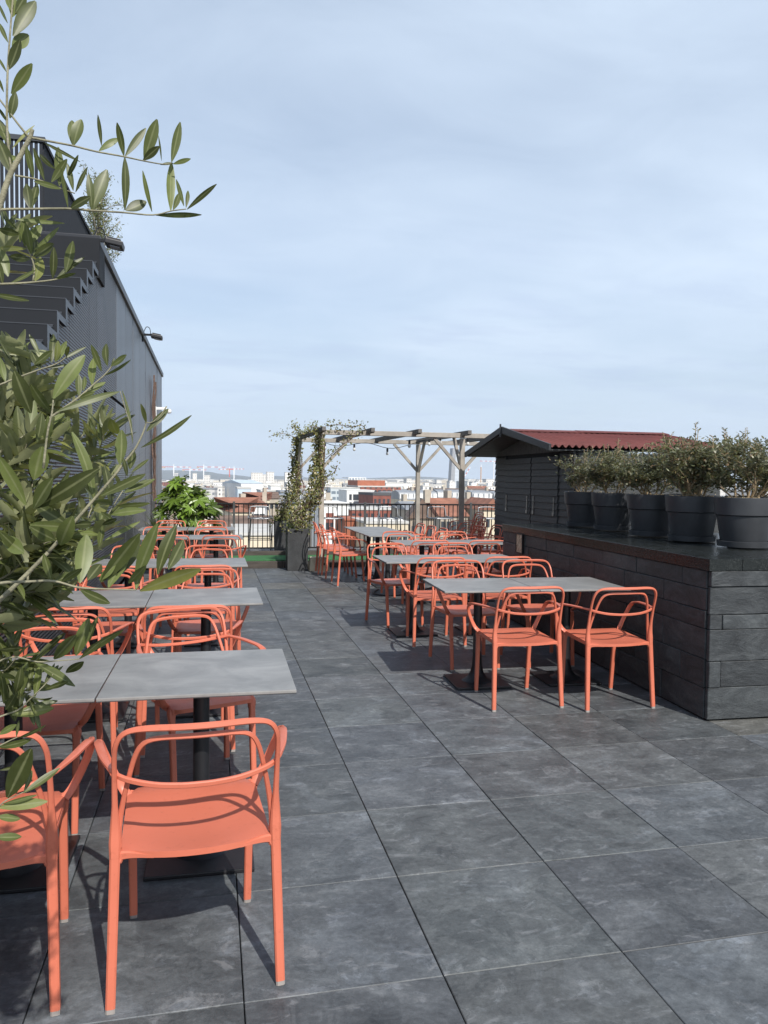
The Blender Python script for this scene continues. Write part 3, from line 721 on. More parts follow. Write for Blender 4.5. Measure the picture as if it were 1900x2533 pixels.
rows = [(3.137, -.037, -.737, 'front', -.8), (5.135, -.033, -.733, 'second', 0), (7.23, -.03, -.73, 'third', 0), (10.37, .06, -.645, 'fourth', 0), (12.11, .005, -.70, 'last', 0)]
for y, xr, xl, nm, rt in rows:
    table(xr, y, rt, 'grey stone-look square table on the aisle side of the %s pair, left row' % nm, GT1)
    table(xl, y+.012, rt, 'grey stone-look square table on the wall side of the %s pair, left row' % nm, GT1)
for x, y, rt, nm in [(1.948, 5.434, -2.6, 'aisle half of the nearest table pair by the slate counter'), (2.648, 5.402, -2.6, 'counter half of the nearest table pair by the slate counter'),
                     (1.95, 7.335, -.6, 'aisle half of the second table pair by the slate counter'), (2.65, 7.328, -.6, 'counter half of the second table pair by the slate counter'),
                     (2.575, 9.28, 0, 'aisle half of the third table pair by the counter end'), (3.276, 9.29, 0, 'counter half of the third table pair by the counter end')]:
    table(x, y, rt, 'grey square table, '+nm, GT2)
for y, nm in [(10.68, 'nearest'), (11.382, 'middle'), (12.084, 'farthest')]:
    table(2.46, y, 0, 'grey square table, %s of the three that form the long table by the pergola' % nm, 'three square tables pushed into one long table')

# ================================================================== slate counter with potted shrubs
def counter():
    c = thing('slate_counter', 'long dark counter clad in slate slabs with polished granite top, right', 'counter', (3.07, 4.27, 0), R(-2.0))
    X1, Y1 = 1.62, 3.86
    MB().box(.012, X1-.012, .012, Y1-.012, .0, .955).build('core', M['slatejoint'], c)
    Z = [(.012, .215), (.218, .382), (.385, .585), (.588, .678), (.681, .858), (.861, .957)]
    r2 = random.Random(11)
    f = MB(); cuts = [[1.1], [.085, .95], [.7], [.09, 1.0], [.43, 1.2], [.62]]
    for (a, b_), cs in zip(Z, cuts):
        xs = [.0]+cs+[X1]
        for p, q in zip(xs[:-1], xs[1:]):
            d = r2.uniform(0, .016); f.box(p+.0026, q-.0026, -.004-d, .020, a, b_)
    f.build('slate_cladding', M['slate'], c, bevel=.0035, seg=1)
    s = MB(); Z2 = [(.012, .205), (.209, .39), (.394, .585), (.589, .70), (.704, .84), (.844, .957)]
    for i, (a, b_) in enumerate(Z2):
        y = .020+(0 if i % 2 else -.015)
        st = .28 if i % 2 else .52; first = True
        while y < Y1-.01:
            L = r2.uniform(.48, .62) if not first else st; first = False
            e = min(Y1, y+L)
            if Y1-e < .15: e = Y1
            d = r2.uniform(0, .006); s.box(-.003-d, .010, max(y, .022)+.002, e-.002, a, b_); y = e
    s.build('slate_cladding', M['slate'], c, bevel=.003, seg=1)
    MB().box(.0, X1, Y1-.010, Y1+.006, .012, .957).build('slate_cladding', M['slate'], c)
    g = MB()
    for p, q in ((-.016, .215), (.217, 1.0), (1.002, X1)): g.box(p, q, -.018, 1.35, .960, 1.037)
    g.box(-.016, X1, 1.352, 2.6, .960, 1.037); g.box(-.016, X1, 2.602, Y1+.015, .960, 1.037)
    g.build('countertop', M['granite'], c, bevel=.002, seg=1)
    # small framed picture on the aisle side near the far end
    p = thing('framed_picture', 'small framed sketch on the aisle side of the slate counter, near its far end', 'picture', (3.07+.10, 4.27+3.30, .86), R(-2.0))
    fr = MB()
    for a in ((-.016, -.004, -.095, .095, .093, .107), (-.016, -.004, -.095, .095, -.107, -.093), (-.016, -.004, -.095, -.083, -.0929, .0929), (-.016, -.004, .083, .095, -.0929, .0929)): fr.box(*a)
    fr.build('frame', M['black'], p)
    mm, nt, b = new_mat('sketch_print'); co = objco(nt)
    cc = ramp(nt, noise(nt, co, 16, 6, .7, 1.5), [(.38, (.10, .05, .04)), (.47, (.50, .40, .28)), (.55, (.58, .50, .38)), (.63, (.40, .16, .10)), (.7, (.5, .42, .3))])
    nt.links.new(cc, b.inputs['Base Color'])
    MB().box(-.010, -.004, -.0829, .0829, -.0929, .0929).build('print', mm, p)
counter()

def shrub_mesh(seed, h, r, nst, nl, lean=0, low=.10):
    rr = random.Random(seed); st = MB(); fo = MB()
    ends = []
    def grow(p, d, L, rad, lev):
        pts = [p]; q = p.copy(); dd = d.copy()
        n = 4
        for i in range(n):
            dd = (dd+Vector((rr.gauss(0, .16), rr.gauss(0, .16), rr.uniform(0, .10)))).normalized(); q = q+dd*(L/n); pts.append(q.copy())
        st.tube(pts, [rad*(1-.6*i/n) for i in range(n+1)], 5 if lev < 2 else 4)
        if lev < 3:
            for k in range(rr.choice((2, 3, 3))):
                i = rr.randint(2, n); a = rr.uniform(0, 6.28); b_ = rr.uniform(.35, .8)
                nd_ = (dd+Vector((math.cos(a)*b_, math.sin(a)*b_, rr.uniform(-.1, .3)))).normalized()
                grow(pts[i], nd_, L*rr.uniform(.55, .85), rad*.55, lev+1)
        if lev >= 1: ends.append((pts, lev))
    for s in range(nst):
        a = rr.uniform(0, 6.28); tl = rr.uniform(.15, .62)
        grow(Vector((math.cos(a)*.05, math.sin(a)*.05, 0)), Vector((math.cos(a)*tl+lean, math.sin(a)*tl, 1)).normalized(), h*rr.uniform(.30, .46), .008, 0)
    per = max(1, nl//max(1, len(ends)))
    for pts, lev in ends:
        for k in range(per if lev > 1 else per//2):
            i = rr.randint(1, len(pts)-1); t = rr.random(); p = pts[i-1].lerp(pts[i], t)
            p = p+Vector((rr.gauss(0, .012), rr.gauss(0, .012), rr.gauss(0, .012)))
            d = Vector((rr.gauss(0, 1), rr.gauss(0, 1), rr.gauss(.7, .8))).normalized(); L = rr.uniform(.020, .042)
            fo.oval(p, p+d*L, L*.36, Vector((rr.gauss(0, 1), rr.gauss(0, 1), 1)).normalized())
    zm = max(v[2] for v in fo.v); k = h/zm
    if r < .5:
        for q in range(14):                       # upright wispy shoots
            a = rr.uniform(0, 6.28); b_ = rr.uniform(.02, .20); p = Vector((math.cos(a)*b_, math.sin(a)*b_, zm*rr.uniform(.55, .8))); e = p+Vector((rr.gauss(0, .05), rr.gauss(0, .05), zm*rr.uniform(.15, .55)))
            st.tube([p, p.lerp(e, .5), e], [.0035, .0025, .0015], 4)
            for w in range(26):
                c = p.lerp(e, rr.random()); d = Vector((rr.gauss(0, 1), rr.gauss(0, 1), 1)).normalized(); fo.oval(c, c+d*.026, .008, Vector((rr.gauss(0, 1), rr.gauss(0, 1), 1)).normalized())
        for q in range(int(nl*.30)):              # loose fill down to the rim
            z = zm*(low+(.96-low)*rr.random()**.9); a = rr.uniform(0, 6.28); b_ = (.09+.17*min(1, z/zm*1.6))*math.sqrt(rr.random())*rr.uniform(.8, 1.15)
            c = Vector((math.cos(a)*b_, math.sin(a)*b_, z)); d = Vector((rr.gauss(0, 1), rr.gauss(0, 1), rr.gauss(.7, .8))).normalized(); L = rr.uniform(.016, .034); fo.oval(c, c+d*L, L*.36, Vector((rr.gauss(0, 1), rr.gauss(0, 1), 1)).normalized())
    for mb in (st, fo): mb.v = [(x*min(1.6, k*1.0), y*min(1.6, k*1.0), z*k) for x, y, z in mb.v]
    return st, fo
def potted(x, y, z, seed, h, nst, nl, label, s=1.0):
    t = thing('potted_shrub', label, 'potted plant', (x, y, z), rnd.uniform(0, 6), 'potted shrubs on the slate counter')
    MB().lathe([(.150, .020), (.178, .012), (.185, .052), (.179, .054), (.172, .026), (.01, .022)], n=40, cap=False).build('saucer', M['pot'], t, smooth=True, auto=40)
    MB().lathe([(.05, .028), (.152, .028), (.160, .045), (.1895, .238), (.194, .243), (.203, .247), (.2125, .362), (.213, .370), (.208, .374), (.202, .371), (.196, .32)], n=48, cap=False).build('pot', M['pot'], t, smooth=True, auto=28)
    b = len(t.name); m = MB(); n = 28; r2 = random.Random(seed)
    m.v.append((0, 0, .356))
    for ring, rr_ in ((1, .07), (2, .14), (3, .2)):
        for k in range(n):
            a = 6.2832*k/n; m.v.append((rr_*math.cos(a), rr_*math.sin(a), .352+r2.uniform(-.006, .010)))
    for k in range(n):
        k2 = (k+1) % n; m.f.append((0, 1+k, 1+k2))
        for rg in (0, 1): m.f.append((1+rg*n+k, 1+(rg+1)*n+k, 1+(rg+1)*n+k2, 1+rg*n+k2))
    for k in range(90):
        a = r2.uniform(0, 6.28); q = r2.uniform(.02, .19); L = r2.uniform(.012, .03); dx, dy = math.cos(a*3.1)*L, math.sin(a*3.1)*L
        m.bar((q*math.cos(a)-dx, q*math.sin(a)-dy, .362), (q*math.cos(a)+dx, q*math.sin(a)+dy, .366+r2.uniform(0, .01)), .010, .005)
    m.build('mulch', M['gravel'], t)
    st, fo = shrub_mesh(seed, h, .3, nst, int(nl*1.0), 0, .46 if seed == 40 else .10)
    for mb in (st, fo): mb.v = [(x*1.45, y*1.45, z) for x, y, z in mb.v]
    o = st.build('stems', M['stem'], t, smooth=True); o.location.z = .345
    o = fo.build('foliage', M['shrub'], t); o.location.z = .345
for i, (x, y, h, n, nl, lb) in enumerate([
    (3.86, 4.99, .47, 8, 3000, 'nearest potted shrub on the slate counter, bare pale stems and sunlit pot'),
    (3.81, 5.55, .50, 10, 4200, 'second nearest potted shrub on the counter, tallest dense dark bush'),
    (3.80, 6.13, .42, 9, 4000, 'middle one of the five potted shrubs lined along the counter'),
    (3.86, 6.90, .45, 9, 3800, 'fourth potted shrub along the counter, reddish brown twigs'),
    (3.85, 7.48, .42, 6, 1500, 'farthest potted shrub on the counter, sparse and small beside the shed'),
    (4.42, 5.62, .48, 9, 3800, 'potted shrub of the back row, behind the second nearest pot'),
    (4.42, 6.45, .44, 9, 3400, 'potted shrub of the back row, behind the middle pot')]):
    potted(x, y, 1.037, 40+i, h, n, nl, lb)

# ================================================================== black shed with red corrugated roof
def shed():
    X0, YA, YB, XF = 4.62, 9.29, 12.12, 4.20
    t = thing('garden_shed', 'black timber shed with a red corrugated roof behind the counter', 'shed', (X0, 10.7, 0))
    def L(m): m.v = [(x-X0, y-10.7, z) for x, y, z in m.v]; return m
    def gz(y): return 1.93+(1-abs(y-10.72)/1.6)*.31
    ya, yb = YA, YB; D1, D2, D3 = 9.72, 10.62, 11.66       # door edges
    def boards(y0, y1, z0, z1, x, seed):
        m = MB(); z = z0; r2 = random.Random(seed); E_ = .004
        while z < z1-.01:
            e = min(z+.0935, z1); d = .016
            m.add([(x-d-r2.uniform(0, .002), y0, z), (x-d, y1, z), (x-.001, y1, e-.002), (x-.001, y0, e-.002), (x+.02, y0, z), (x+.02, y1, z), (x+.02, y1, e-.002), (x+.02, y0, e-.002)],
                  [(0, 3, 2, 1), (4, 5, 6, 7), (0, 1, 5, 4), (1, 2, 6, 5), (2, 3, 7, 6), (3, 0, 4, 7)]); z = e
        return m
    L(boards(ya, D1-.020, .02, 1.92, X0, 1)).build('wall', M['shed'], t)
    L(boards(D3+.020, yb, .02, 1.92, X0, 2)).build('wall', M['shed'], t)
    L(MB().box(X0+.021, X0+.06, ya+.01, yb-.01, .0, 1.93)).build('backing', M['under'], t)
    h = MB()
    y = ya
    while y < yb-.01:
        e = min(y+.098, yb); h.add([(X0-.008, y+.003, 1.925), (X0-.008, e-.003, 1.925), (X0-.008, e-.003, gz(e)-.02), (X0-.008, y+.003, gz(y)-.02), (X0+.05, y+.003, 1.925), (X0+.05, e-.003, 1.925), (X0+.05, e-.003, gz(e)-.02), (X0+.05, y+.003, gz(y)-.02)],
                                   [(0, 3, 2, 1), (4, 5, 6, 7), (0, 1, 5, 4), (1, 2, 6, 5), (2, 3, 7, 6), (3, 0, 4, 7)]); y = e
    L(h).build('gable', M['shed'], t)
    for (p, q, sd) in ((D1, D2-.018, 3), (D2+.018, D3, 4)):
        d = L(boards(p, q, .10, 1.865, X0-.014, sd)).build('door', M['shed'], t)
        for z, hh in ((1.17, .13), (.60, .10)):
            for yy in (p+.10, q-.10):
                m = MB().box(X0-.034, X0-.024, yy-.010, yy+.010, z-hh, z+hh); m.box(X0-.040, X0-.024, yy-.022, yy+.022, z-hh-.0, z-hh+.05)
                L(m).build('handle' if z > 1 else 'bolt', M['hinge'], d)
    # near side wall with the corner post and downpipe
    m = MB(); z = .02
    while z < 1.9:
        m.box(X0+.061, 6.8, ya+.0, ya+.02, z, min(z+.091, 1.90)); z += .0935
    L(m).build('wall', M['shed'], t)
    L(MB().box(6.75, 6.8, ya+.021, yb, 0, 1.92)).build('wall', M['shed'], t)
    L(MB().box(X0+.061, 6.749, yb-.03, yb, 0, 1.92)).build('wall', M['shed'], t)
    L(MB().box(X0-.020, X0+.02, ya-.045, ya-.002, .0, 1.86)).build('corner_post', M['shed'], t)
    pp = MB().tube(spline([(X0+.03, ya-.09, 1.80), (X0+.03, ya-.085, 1.72), (X0+.0, ya-.075, 1.60), (X0+.0, ya-.075, .1)], 3), .030, 10)
    pp.tube([(X0+.0, ya-.075, 1.50), (X0+.0, ya-.075, 1.58)], .042, 10)
    L(pp).build('downpipe', M['black'], t, smooth=True)
    # roof: two slopes of corrugated sheet, ridge cap, barge boards
    YR, ZR, ZE, YE0, YE1 = 10.845, 2.262, 1.945, 9.17, 12.50
    def slope(y_e, name, z_e):
        m = MB(); n = 240; xs = [XF+.035+(6.95-XF-.035)*i/n for i in range(n+1)]
        for lay in (0, -.004):
            for x in xs:
                dz = .019*math.sin(2*math.pi*x/.095)+lay
                m.v.append((x, y_e, z_e+dz)); m.v.append((x, YR, ZR+dz))
        N = 2*(n+1)
        for i in range(n):
            a = 2*i; m.f += [(a, a+2, a+3, a+1), (a+N, a+1+N, a+3+N, a+2+N), (a, a+N, a+2+N, a+2)]
        o = L(m).build(name, M['redroof'], t, smooth=True)
    slope(YE0, 'roof_sheet', ZE+.03); slope(YE1, 'roof_sheet', ZE+.03)
    r = MB(); x = XF+.02
    for xa, xb in ((XF+.03, 5.45), (5.40, 6.90)):
        for s in (-1, 1):
            z = ZR+.034 if xa < 5 else ZR+.040
            r.add([(xa, YR, z), (xb, YR, z), (xb, YR+s*.17, z-.034), (xa, YR+s*.17, z-.034), (xa, YR, z-.006), (xb, YR, z-.006), (xb, YR+s*.17, z-.042), (xa, YR+s*.17, z-.042)],
                  [(0, 1, 2, 3), (7, 6, 5, 4), (0, 4, 5, 1), (1, 5, 6, 2), (2, 6, 7, 3), (3, 7, 4, 0)])
    L(r).build('ridge_cap', M['redroof'], t)
    for s, ye, zx in ((1, YE0-.02, ZE), (-1, YE1+.02, ZE)):
        m = MB(); A = Vector((XF, YR, ZR+.025)); Bv = Vector((XF, ye, zx+.02))
        d = (Bv-A).normalized(); up = Vector((1, 0, 0)).cross(d); up = up if up.z > 0 else -up
        m.add([tuple(p) for p in (A+Vector((0, 0, .040)), Bv+up*.03, Bv-up*.052, A-Vector((0, 0, .052)))]+[tuple(p+Vector((.03, 0, 0))) for p in (A+Vector((0, 0, .040)), Bv+up*.03, Bv-up*.052, A-Vector((0, 0, .052)))],
              [(0, 1, 2, 3), (7, 6, 5, 4), (0, 4, 5, 1), (1, 5, 6, 2), (2, 6, 7, 3), (3, 7, 4, 0)])
        o = L(m).build('barge_board', M['fascia'], t)
        bm = bmesh.new(); bm.from_mesh(o.data); bmesh.ops.recalc_face_normals(bm, faces=bm.faces); bm.to_mesh(o.data); bm.free()
    L(MB().box(XF-.012, XF+.0, YR-.022, YR+.022, ZR-.09, ZR+.10)).build('finial', M['fascia'], t)
    # roof deck and eaves boards
    for ye in (YE0+.06, YE1-.06):
        m = MB(); A = Vector((0, YR, ZR-.035)); Bv = Vector((0, ye, ZE-.012))
        m.add([(XF+.031, A.y, A.z), (6.9, A.y, A.z), (6.9, Bv.y, Bv.z), (XF+.031, Bv.y, Bv.z), (XF+.031, A.y, A.z-.014), (6.9, A.y, A.z-.014), (6.9, Bv.y, Bv.z-.014), (XF+.031, Bv.y, Bv.z-.014)],
              [(0, 1, 2, 3), (7, 6, 5, 4), (0, 4, 5, 1), (1, 5, 6, 2), (2, 6, 7, 3), (3, 7, 4, 0)])
        L(m).build('roof_deck', M['shed'], t)
shed()

# ================================================================== pergola, bulbs, planters, climbers
PX = [1.80, 4.26]; PY0, PY1 = 12.82, 15.45; PZ = 2.255
def pergola():
    t = thing('pergola', 'weathered grey timber pergola at the far end of the terrace', 'pergola', (3, 14, 0))
    def L(m): m.v = [(x-3, y-14, z) for x, y, z in m.v]; return m
    def brace(post, p, q): L(MB().bar(p, q, .05, .05)).build('brace', M['timber'], post)
    for y, xs in ((PY0, (1.80, 4.26)), (PY1, (1.69, 4.18))):
        for x in xs:
            zb = .0 if y < 13 else -.02
            p = L(MB().box(x-.041, x+.041, y-.041, y+.041, zb, PZ-.005)).build('post', M['timber'], t, bevel=.006, seg=1)
            brace(p, (x+.03, y, 1.72), (x+.52, y, PZ+.0)); 
            if x > 2: brace(p, (x-.03, y, 1.72), (x-.52, y, PZ+.0))
            yy = .5 if y < 14 else -.5
            brace(p, (x, y+yy*.06, 1.70), (x, y+yy, PZ+.07))
    for y, xa in ((PY0-.03, 1.745), (PY1, 1.62)):
        for a, b_ in ((xa, 4.20), (4.205, 5.6)):
            L(MB().box(a, b_, y-.034, y+.034, PZ, PZ+.082)).build('beam', M['timber'], t, bevel=.005, seg=1)
    for x in (1.69, 2.50, 3.30, 4.17, 5.02):
        m = MB(); xb = x+.09
        m.add([(xb-.030, 12.42, PZ+.048), (xb+.030, 12.42, PZ+.048), (xb+.030, 12.42, PZ+.112), (xb-.030, 12.42, PZ+.112),
               (xb-.034, 12.50, PZ+.034), (xb+.034, 12.50, PZ+.034), (x-.034-.02, 15.86, PZ+.034), (x+.034-.02, 15.86, PZ+.034),
               (x+.014, 15.95, PZ+.048), (x-.054, 15.95, PZ+.048), (x+.014, 15.95, PZ+.112), (x-.054, 15.95, PZ+.112)],
              [(0, 1, 2, 3), (0, 4, 5, 1), (4, 6, 7, 5), (6, 9, 8, 7), (9, 11, 10, 8), (3, 2, 10, 11), (1, 5, 7, 8, 10, 2), (0, 3, 11, 9, 6, 4)])
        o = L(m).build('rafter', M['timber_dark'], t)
        bm = bmesh.new(); bm.from_mesh(o.data); bmesh.ops.recalc_face_normals(bm, faces=bm.faces); bm.to_mesh(o.data); bm.free()
    s = thing('string_lights', 'string of clear bulbs hanging inside the timber pergola', 'lights', (3, 14, 2.3))
    pts = [(1.85, 15.0, 2.36), (2.35, 14.75, 2.16), (2.9, 14.55, 2.22), (3.4, 14.4, 2.12), (4.0, 14.0, 2.30), (4.1, 13.2, 2.30), (3.3, 13.0, 2.20), (4.3, 13.05, 2.28), (4.9, 13.2, 2.2), (5.4, 13.4, 2.24)]
    sp = spline(pts, 5); m = MB().tube(sp, .006, 5); m.v = [(x-3, y-14, z-2.3) for x, y, z in m.v]; m.build('cable', M['black'], s)
    pb = None
    for i in (3, 8, 14, 20, 22, 29, 36, 42):
        p = sp[i]-Vector((3, 14, 2.3))
        if pb is None:
            pb = MB().lathe([(.004, -.055), (.018, -.07), (.029, -.10), (.024, -.122), (.010, -.134)], n=14).build('bulb', M['bulb'], s, smooth=True); pb.location = p
            k = MB().lathe([(.008, 0), (.020, -.012), (.020, -.068), (.016, -.072)], n=12).build('socket', M['black'], pb)
            ps = k
        else:
            q = same(pb, 'bulb', s, p); same(ps, 'socket', q)
    # pale concrete ballast block at the front left post
    blk = MB().add([(-.17, -.14, 0), (.17, -.14, 0), (.17, .10, 0), (-.17, .10, 0), (-.145, -.115, .225), (.145, -.115, .225), (.145, .08, .225), (-.145, .08, .225)],
                   [(0, 3, 2, 1), (4, 5, 6, 7), (0, 1, 5, 4), (1, 2, 6, 5), (2, 3, 7, 6), (3, 0, 4, 7)])
    b = thing('ballast_block', 'cream concrete block at the foot of the front left pergola post', 'block', (1.74, 12.655, 0))
    blk.build('block', M['concrete'], b, bevel=.012)
    MB().lathe([(.0, 0), (.016, 0), (.016, .006), (.0, .006)], n=12).build('hole', M['under'], b).matrix_local = Matrix.Translation((.07, -.1365, .12)) @ Matrix.Rotation(R(83.6), 4, 'X')
pergola()

def foliage_along(path, rad, n, seed, L=(.03, .055), droop=0.2, fo=None):
    rr = random.Random(seed); fo = fo or MB(); P = spline(path, 8)
    for k in range(n):
        i = rr.randint(0, len(P)-2); p = P[i].lerp(P[i+1], rr.random())
        a = rr.uniform(0, 6.28); q = rad(i/(len(P)-1)) if callable(rad) else rad; q *= math.sqrt(rr.random())*rr.uniform(.6, 1.15)
        c = p+Vector((math.cos(a)*q, math.sin(a)*q, rr.gauss(0, .05)))
        d = Vector((rr.gauss(0, 1), rr.gauss(0, 1), rr.gauss(-droop, .8))).normalized(); l = rr.uniform(*L)
        fo.oval(c, c+d*l, l*.55, Vector((rr.gauss(0, .7), rr.gauss(-.5, .7), rr.gauss(.6, .5))).normalized())
    return fo
def planters():
    def tall(name, label, x, y, z0, seed):
        t = thing('tall_planter', label, 'planter', (x, y, z0), 0, 'tall dark square planters')
        m = MB(); o, i_, h = .172, .148, .695
        P = []
        for (r_, z) in ((o*.97, 0), (o, h), (i_, h), (i_*.98, h-.06)): P += [(-r_, -r_, z), (r_, -r_, z), (r_, r_, z), (-r_, r_, z)]
        F = [(3, 2, 1, 0)]+[(a*4+k, a*4+(k+1) % 4, a*4+4+(k+1) % 4, a*4+4+k) for a in range(3) for k in range(4)]
        m.add(P, F).build('pot', M['planter'], t, bevel=.004)
        MB().box(-.1475, .1475, -.1475, .1475, h-.075, h-.055).build('soil', M['soil'], t)
        rr = random.Random(seed); g = MB()
        for k in range(70):
            a = rr.uniform(2.2, 4.6); b0 = Vector((-.10+rr.uniform(-.05, .06), -.06+rr.uniform(-.07, .1), h-.06))
            l = rr.uniform(.10, .24); d = Vector((math.cos(a)*rr.uniform(.2, 1), math.sin(a)*rr.uniform(.1, .8), rr.uniform(.35, 1.2))).normalized()
            g.leaf(b0, b0+d*l, .008, Vector((0, 0, 1)), rr.uniform(.1, .3), 4, .1)
        g.build('trailing_grass', M['grass'], t)
        return t
    tall('a', 'front tall dark square planter at the aisle end, with a climber rising from it', 1.39, 12.80, 0, 3)
    tall('b', 'rear tall dark square planter by the fence, partly hidden by the front one', 1.385, 15.25, .0, 4)
    def climber(x, y, px, py, label, seed, top):
        t = thing('climbing_vine', label, 'climbing plant', (x, y, .60), 0, 'climbers on the pergola posts')
        rr = random.Random(seed); st = MB(); fo = MB()
        def P(*a): return [(q[0]-x, q[1]-y, q[2]-.60) for q in a]
        for k in range(9):
            a, b_ = rr.uniform(-.09, .09), rr.uniform(-.08, .08)
            st.tube(spline(P((x+a, y+b_, .63), (x+a+rr.uniform(-.14, .2), y+b_, .95), (px+rr.uniform(-.12, .12), py+rr.uniform(-.1, .1), 1.3), (px+rr.uniform(-.08, .08), py+rr.uniform(-.08, .08), 1.8), (px+rr.uniform(-.06, .06), py, 2.3)), 4), rr.uniform(.004, .008), 5)
        foliage_along(P((x-.02, y, .66), (x+.08, y, .95), (px-.10, py-.03, 1.30), (px-.06, py-.02, 1.75), (px-.03, py, 2.28)), lambda s: .19*(1-s)**1.4+.10, 1750, seed, L=(.035, .068), fo=fo)
        for w in top:
            pts = P(*w); st.tube(spline(pts, 4), .006, 5); foliage_along(pts, .085, int(90*sum((Vector(a)-Vector(b_)).length for a, b_ in zip(w[:-1], w[1:])))+40, seed+5, fo=fo)
        st.build('stems', M['vinestem'], t, smooth=True); fo.build('foliage', M['vine'], t)
    climber(1.39, 12.80, 1.78, 12.80, 'leafy climber covering the front left pergola post up to the beam', 21,
            [((1.8, 12.75, 2.1), (1.75, 12.8, 2.36), (1.6, 12.8, 2.38)), ((1.85, 12.75, 1.85), (2.1, 12.74, 2.06), (2.4, 12.74, 2.28)), ((2.2, 12.75, 2.38), (2.45, 12.72, 2.42), (2.52, 12.72, 2.36)), ((1.85, 12.75, 2.4), (2.05, 12.7, 2.42), (2.25, 12.73, 2.40)), ((1.8, 12.75, 1.5), (1.98, 12.7, 1.62), (2.05, 12.7, 1.75))])
    climber(1.385, 15.25, 1.69, 15.40, 'leafy climber on the rear left pergola post, sprays reaching left', 22,
            [((1.68, 15.3, 2.3), (1.42, 15.3, 2.40), (1.15, 15.3, 2.36)), ((1.7, 15.2, 2.36), (1.72, 14.2, 2.40), (1.76, 13.2, 2.40)), ((1.70, 14.8, 2.36), (1.5, 14.2, 2.44), (1.45, 13.8, 2.46))])
planters()

def fence():
    Y = 16.4; posts = [-1.15, .46, 3.25, 5.66, 8.2]; nm = ['by the clad building', 'behind the planters', 'behind the pergola posts', 'behind the shed']
    for i in range(4):
        a, b_ = posts[i], posts[i+1]
        t = thing('railing', 'black metal bar railing section '+nm[i], 'railing', (a, Y, 0), 0, 'black railing along the roof edge')
        W = b_-a
        MB().box(.0, W, -.022, .022, .965, .998).build('top_rail', M['fence'], t, bevel=.003)
        MB().box(.0, W, -.015, .015, .035, .062).build('bottom_rail', M['fence'], t)
        m = MB(); n = round(W/.1)
        for k in range(1, n): m.box(k*W/n-.0085, k*W/n+.0085, -.0085, .0085, .0625, .9645)
        m.build('balusters', M['fence'], t)
        p = MB().box(-.024, .024, -.055, -.023, -.02, 1.03); p.build('post', M['fpost'], t, bevel=.003)
        MB().bar((0, -.056, .55), (0, -.35, -.015), .03, .03).build('strut', M['fpost'], p and t)
fence()

def stools():
    label = ['steel wire bar stool standing before the railing, left of the planters', 'steel wire bar stool behind the climber on the front pergola post', 'steel wire bar stool before the railing, between the pergola posts', 'steel wire bar stool right of the rear pergola post', 'steel wire bar stool beside the shed corner']
    pr = None
    for i, x in enumerate((.975, 2.42, 3.70, 4.80, 5.95)):
        if pr is None:
            t = thing('bar_stool', label[0], 'stool', (x, 15.9, 0), 0, 'steel bar stools along the railing'); pr = t
            w, d = .22, .20
            m = MB()
            for sx in (-1, 1):
                for sy in (-1, 1): MB().tube([(sx*(w+.012), sy*(d+.02), 0), (sx*(w-.03), sy*(d-.03), .70)], .0095, 8).build('leg', M['steel'] if i < 0 else M['fpost'], t)
            MB().tube([(-w, -d, .27), (w, -d, .27), (w, d, .27), (-w, d, .27), (-w, -d, .27)], .008, 8).build('footrest', M['fpost'], t)
            s = MB(); s.tube(spline([(-w-.01, d, .74), (-w-.02, 0, .715), (-w, -d, .71), (0, -d-.03, .70), (w, -d, .71), (w+.02, 0, .715), (w+.01, d, .74)], 5), .011, 8)
            for k in range(9): s.tube([(-w+.05+k*.0425, -d-.02, .705), (-w+.05+k*.0425, d, .715)], .0035, 5)
            for k in range(5): s.tube([(-w-.01, -d+.05+k*.075, .709), (w+.01, -d+.05+k*.075, .709)], .0035, 5)
            s.build('seat', M['chrome'], t, smooth=True)
            MB().tube(spline([(-w+.01, d-.01, .72), (-w+.025, d+.03, .88), (-w+.05, d+.04, .93), (0, d+.045, .94), (w-.05, d+.04, .93), (w-.025, d+.03, .88), (w-.01, d-.01, .72)], 5), .011, 8).build('backrest', M['chrome'], t, smooth=True)
            all_kids_fix()
        else: dup(pr, (x, 15.9, 0), R((0, 4, -3, 2, 0)[i]), label[i])
stools()

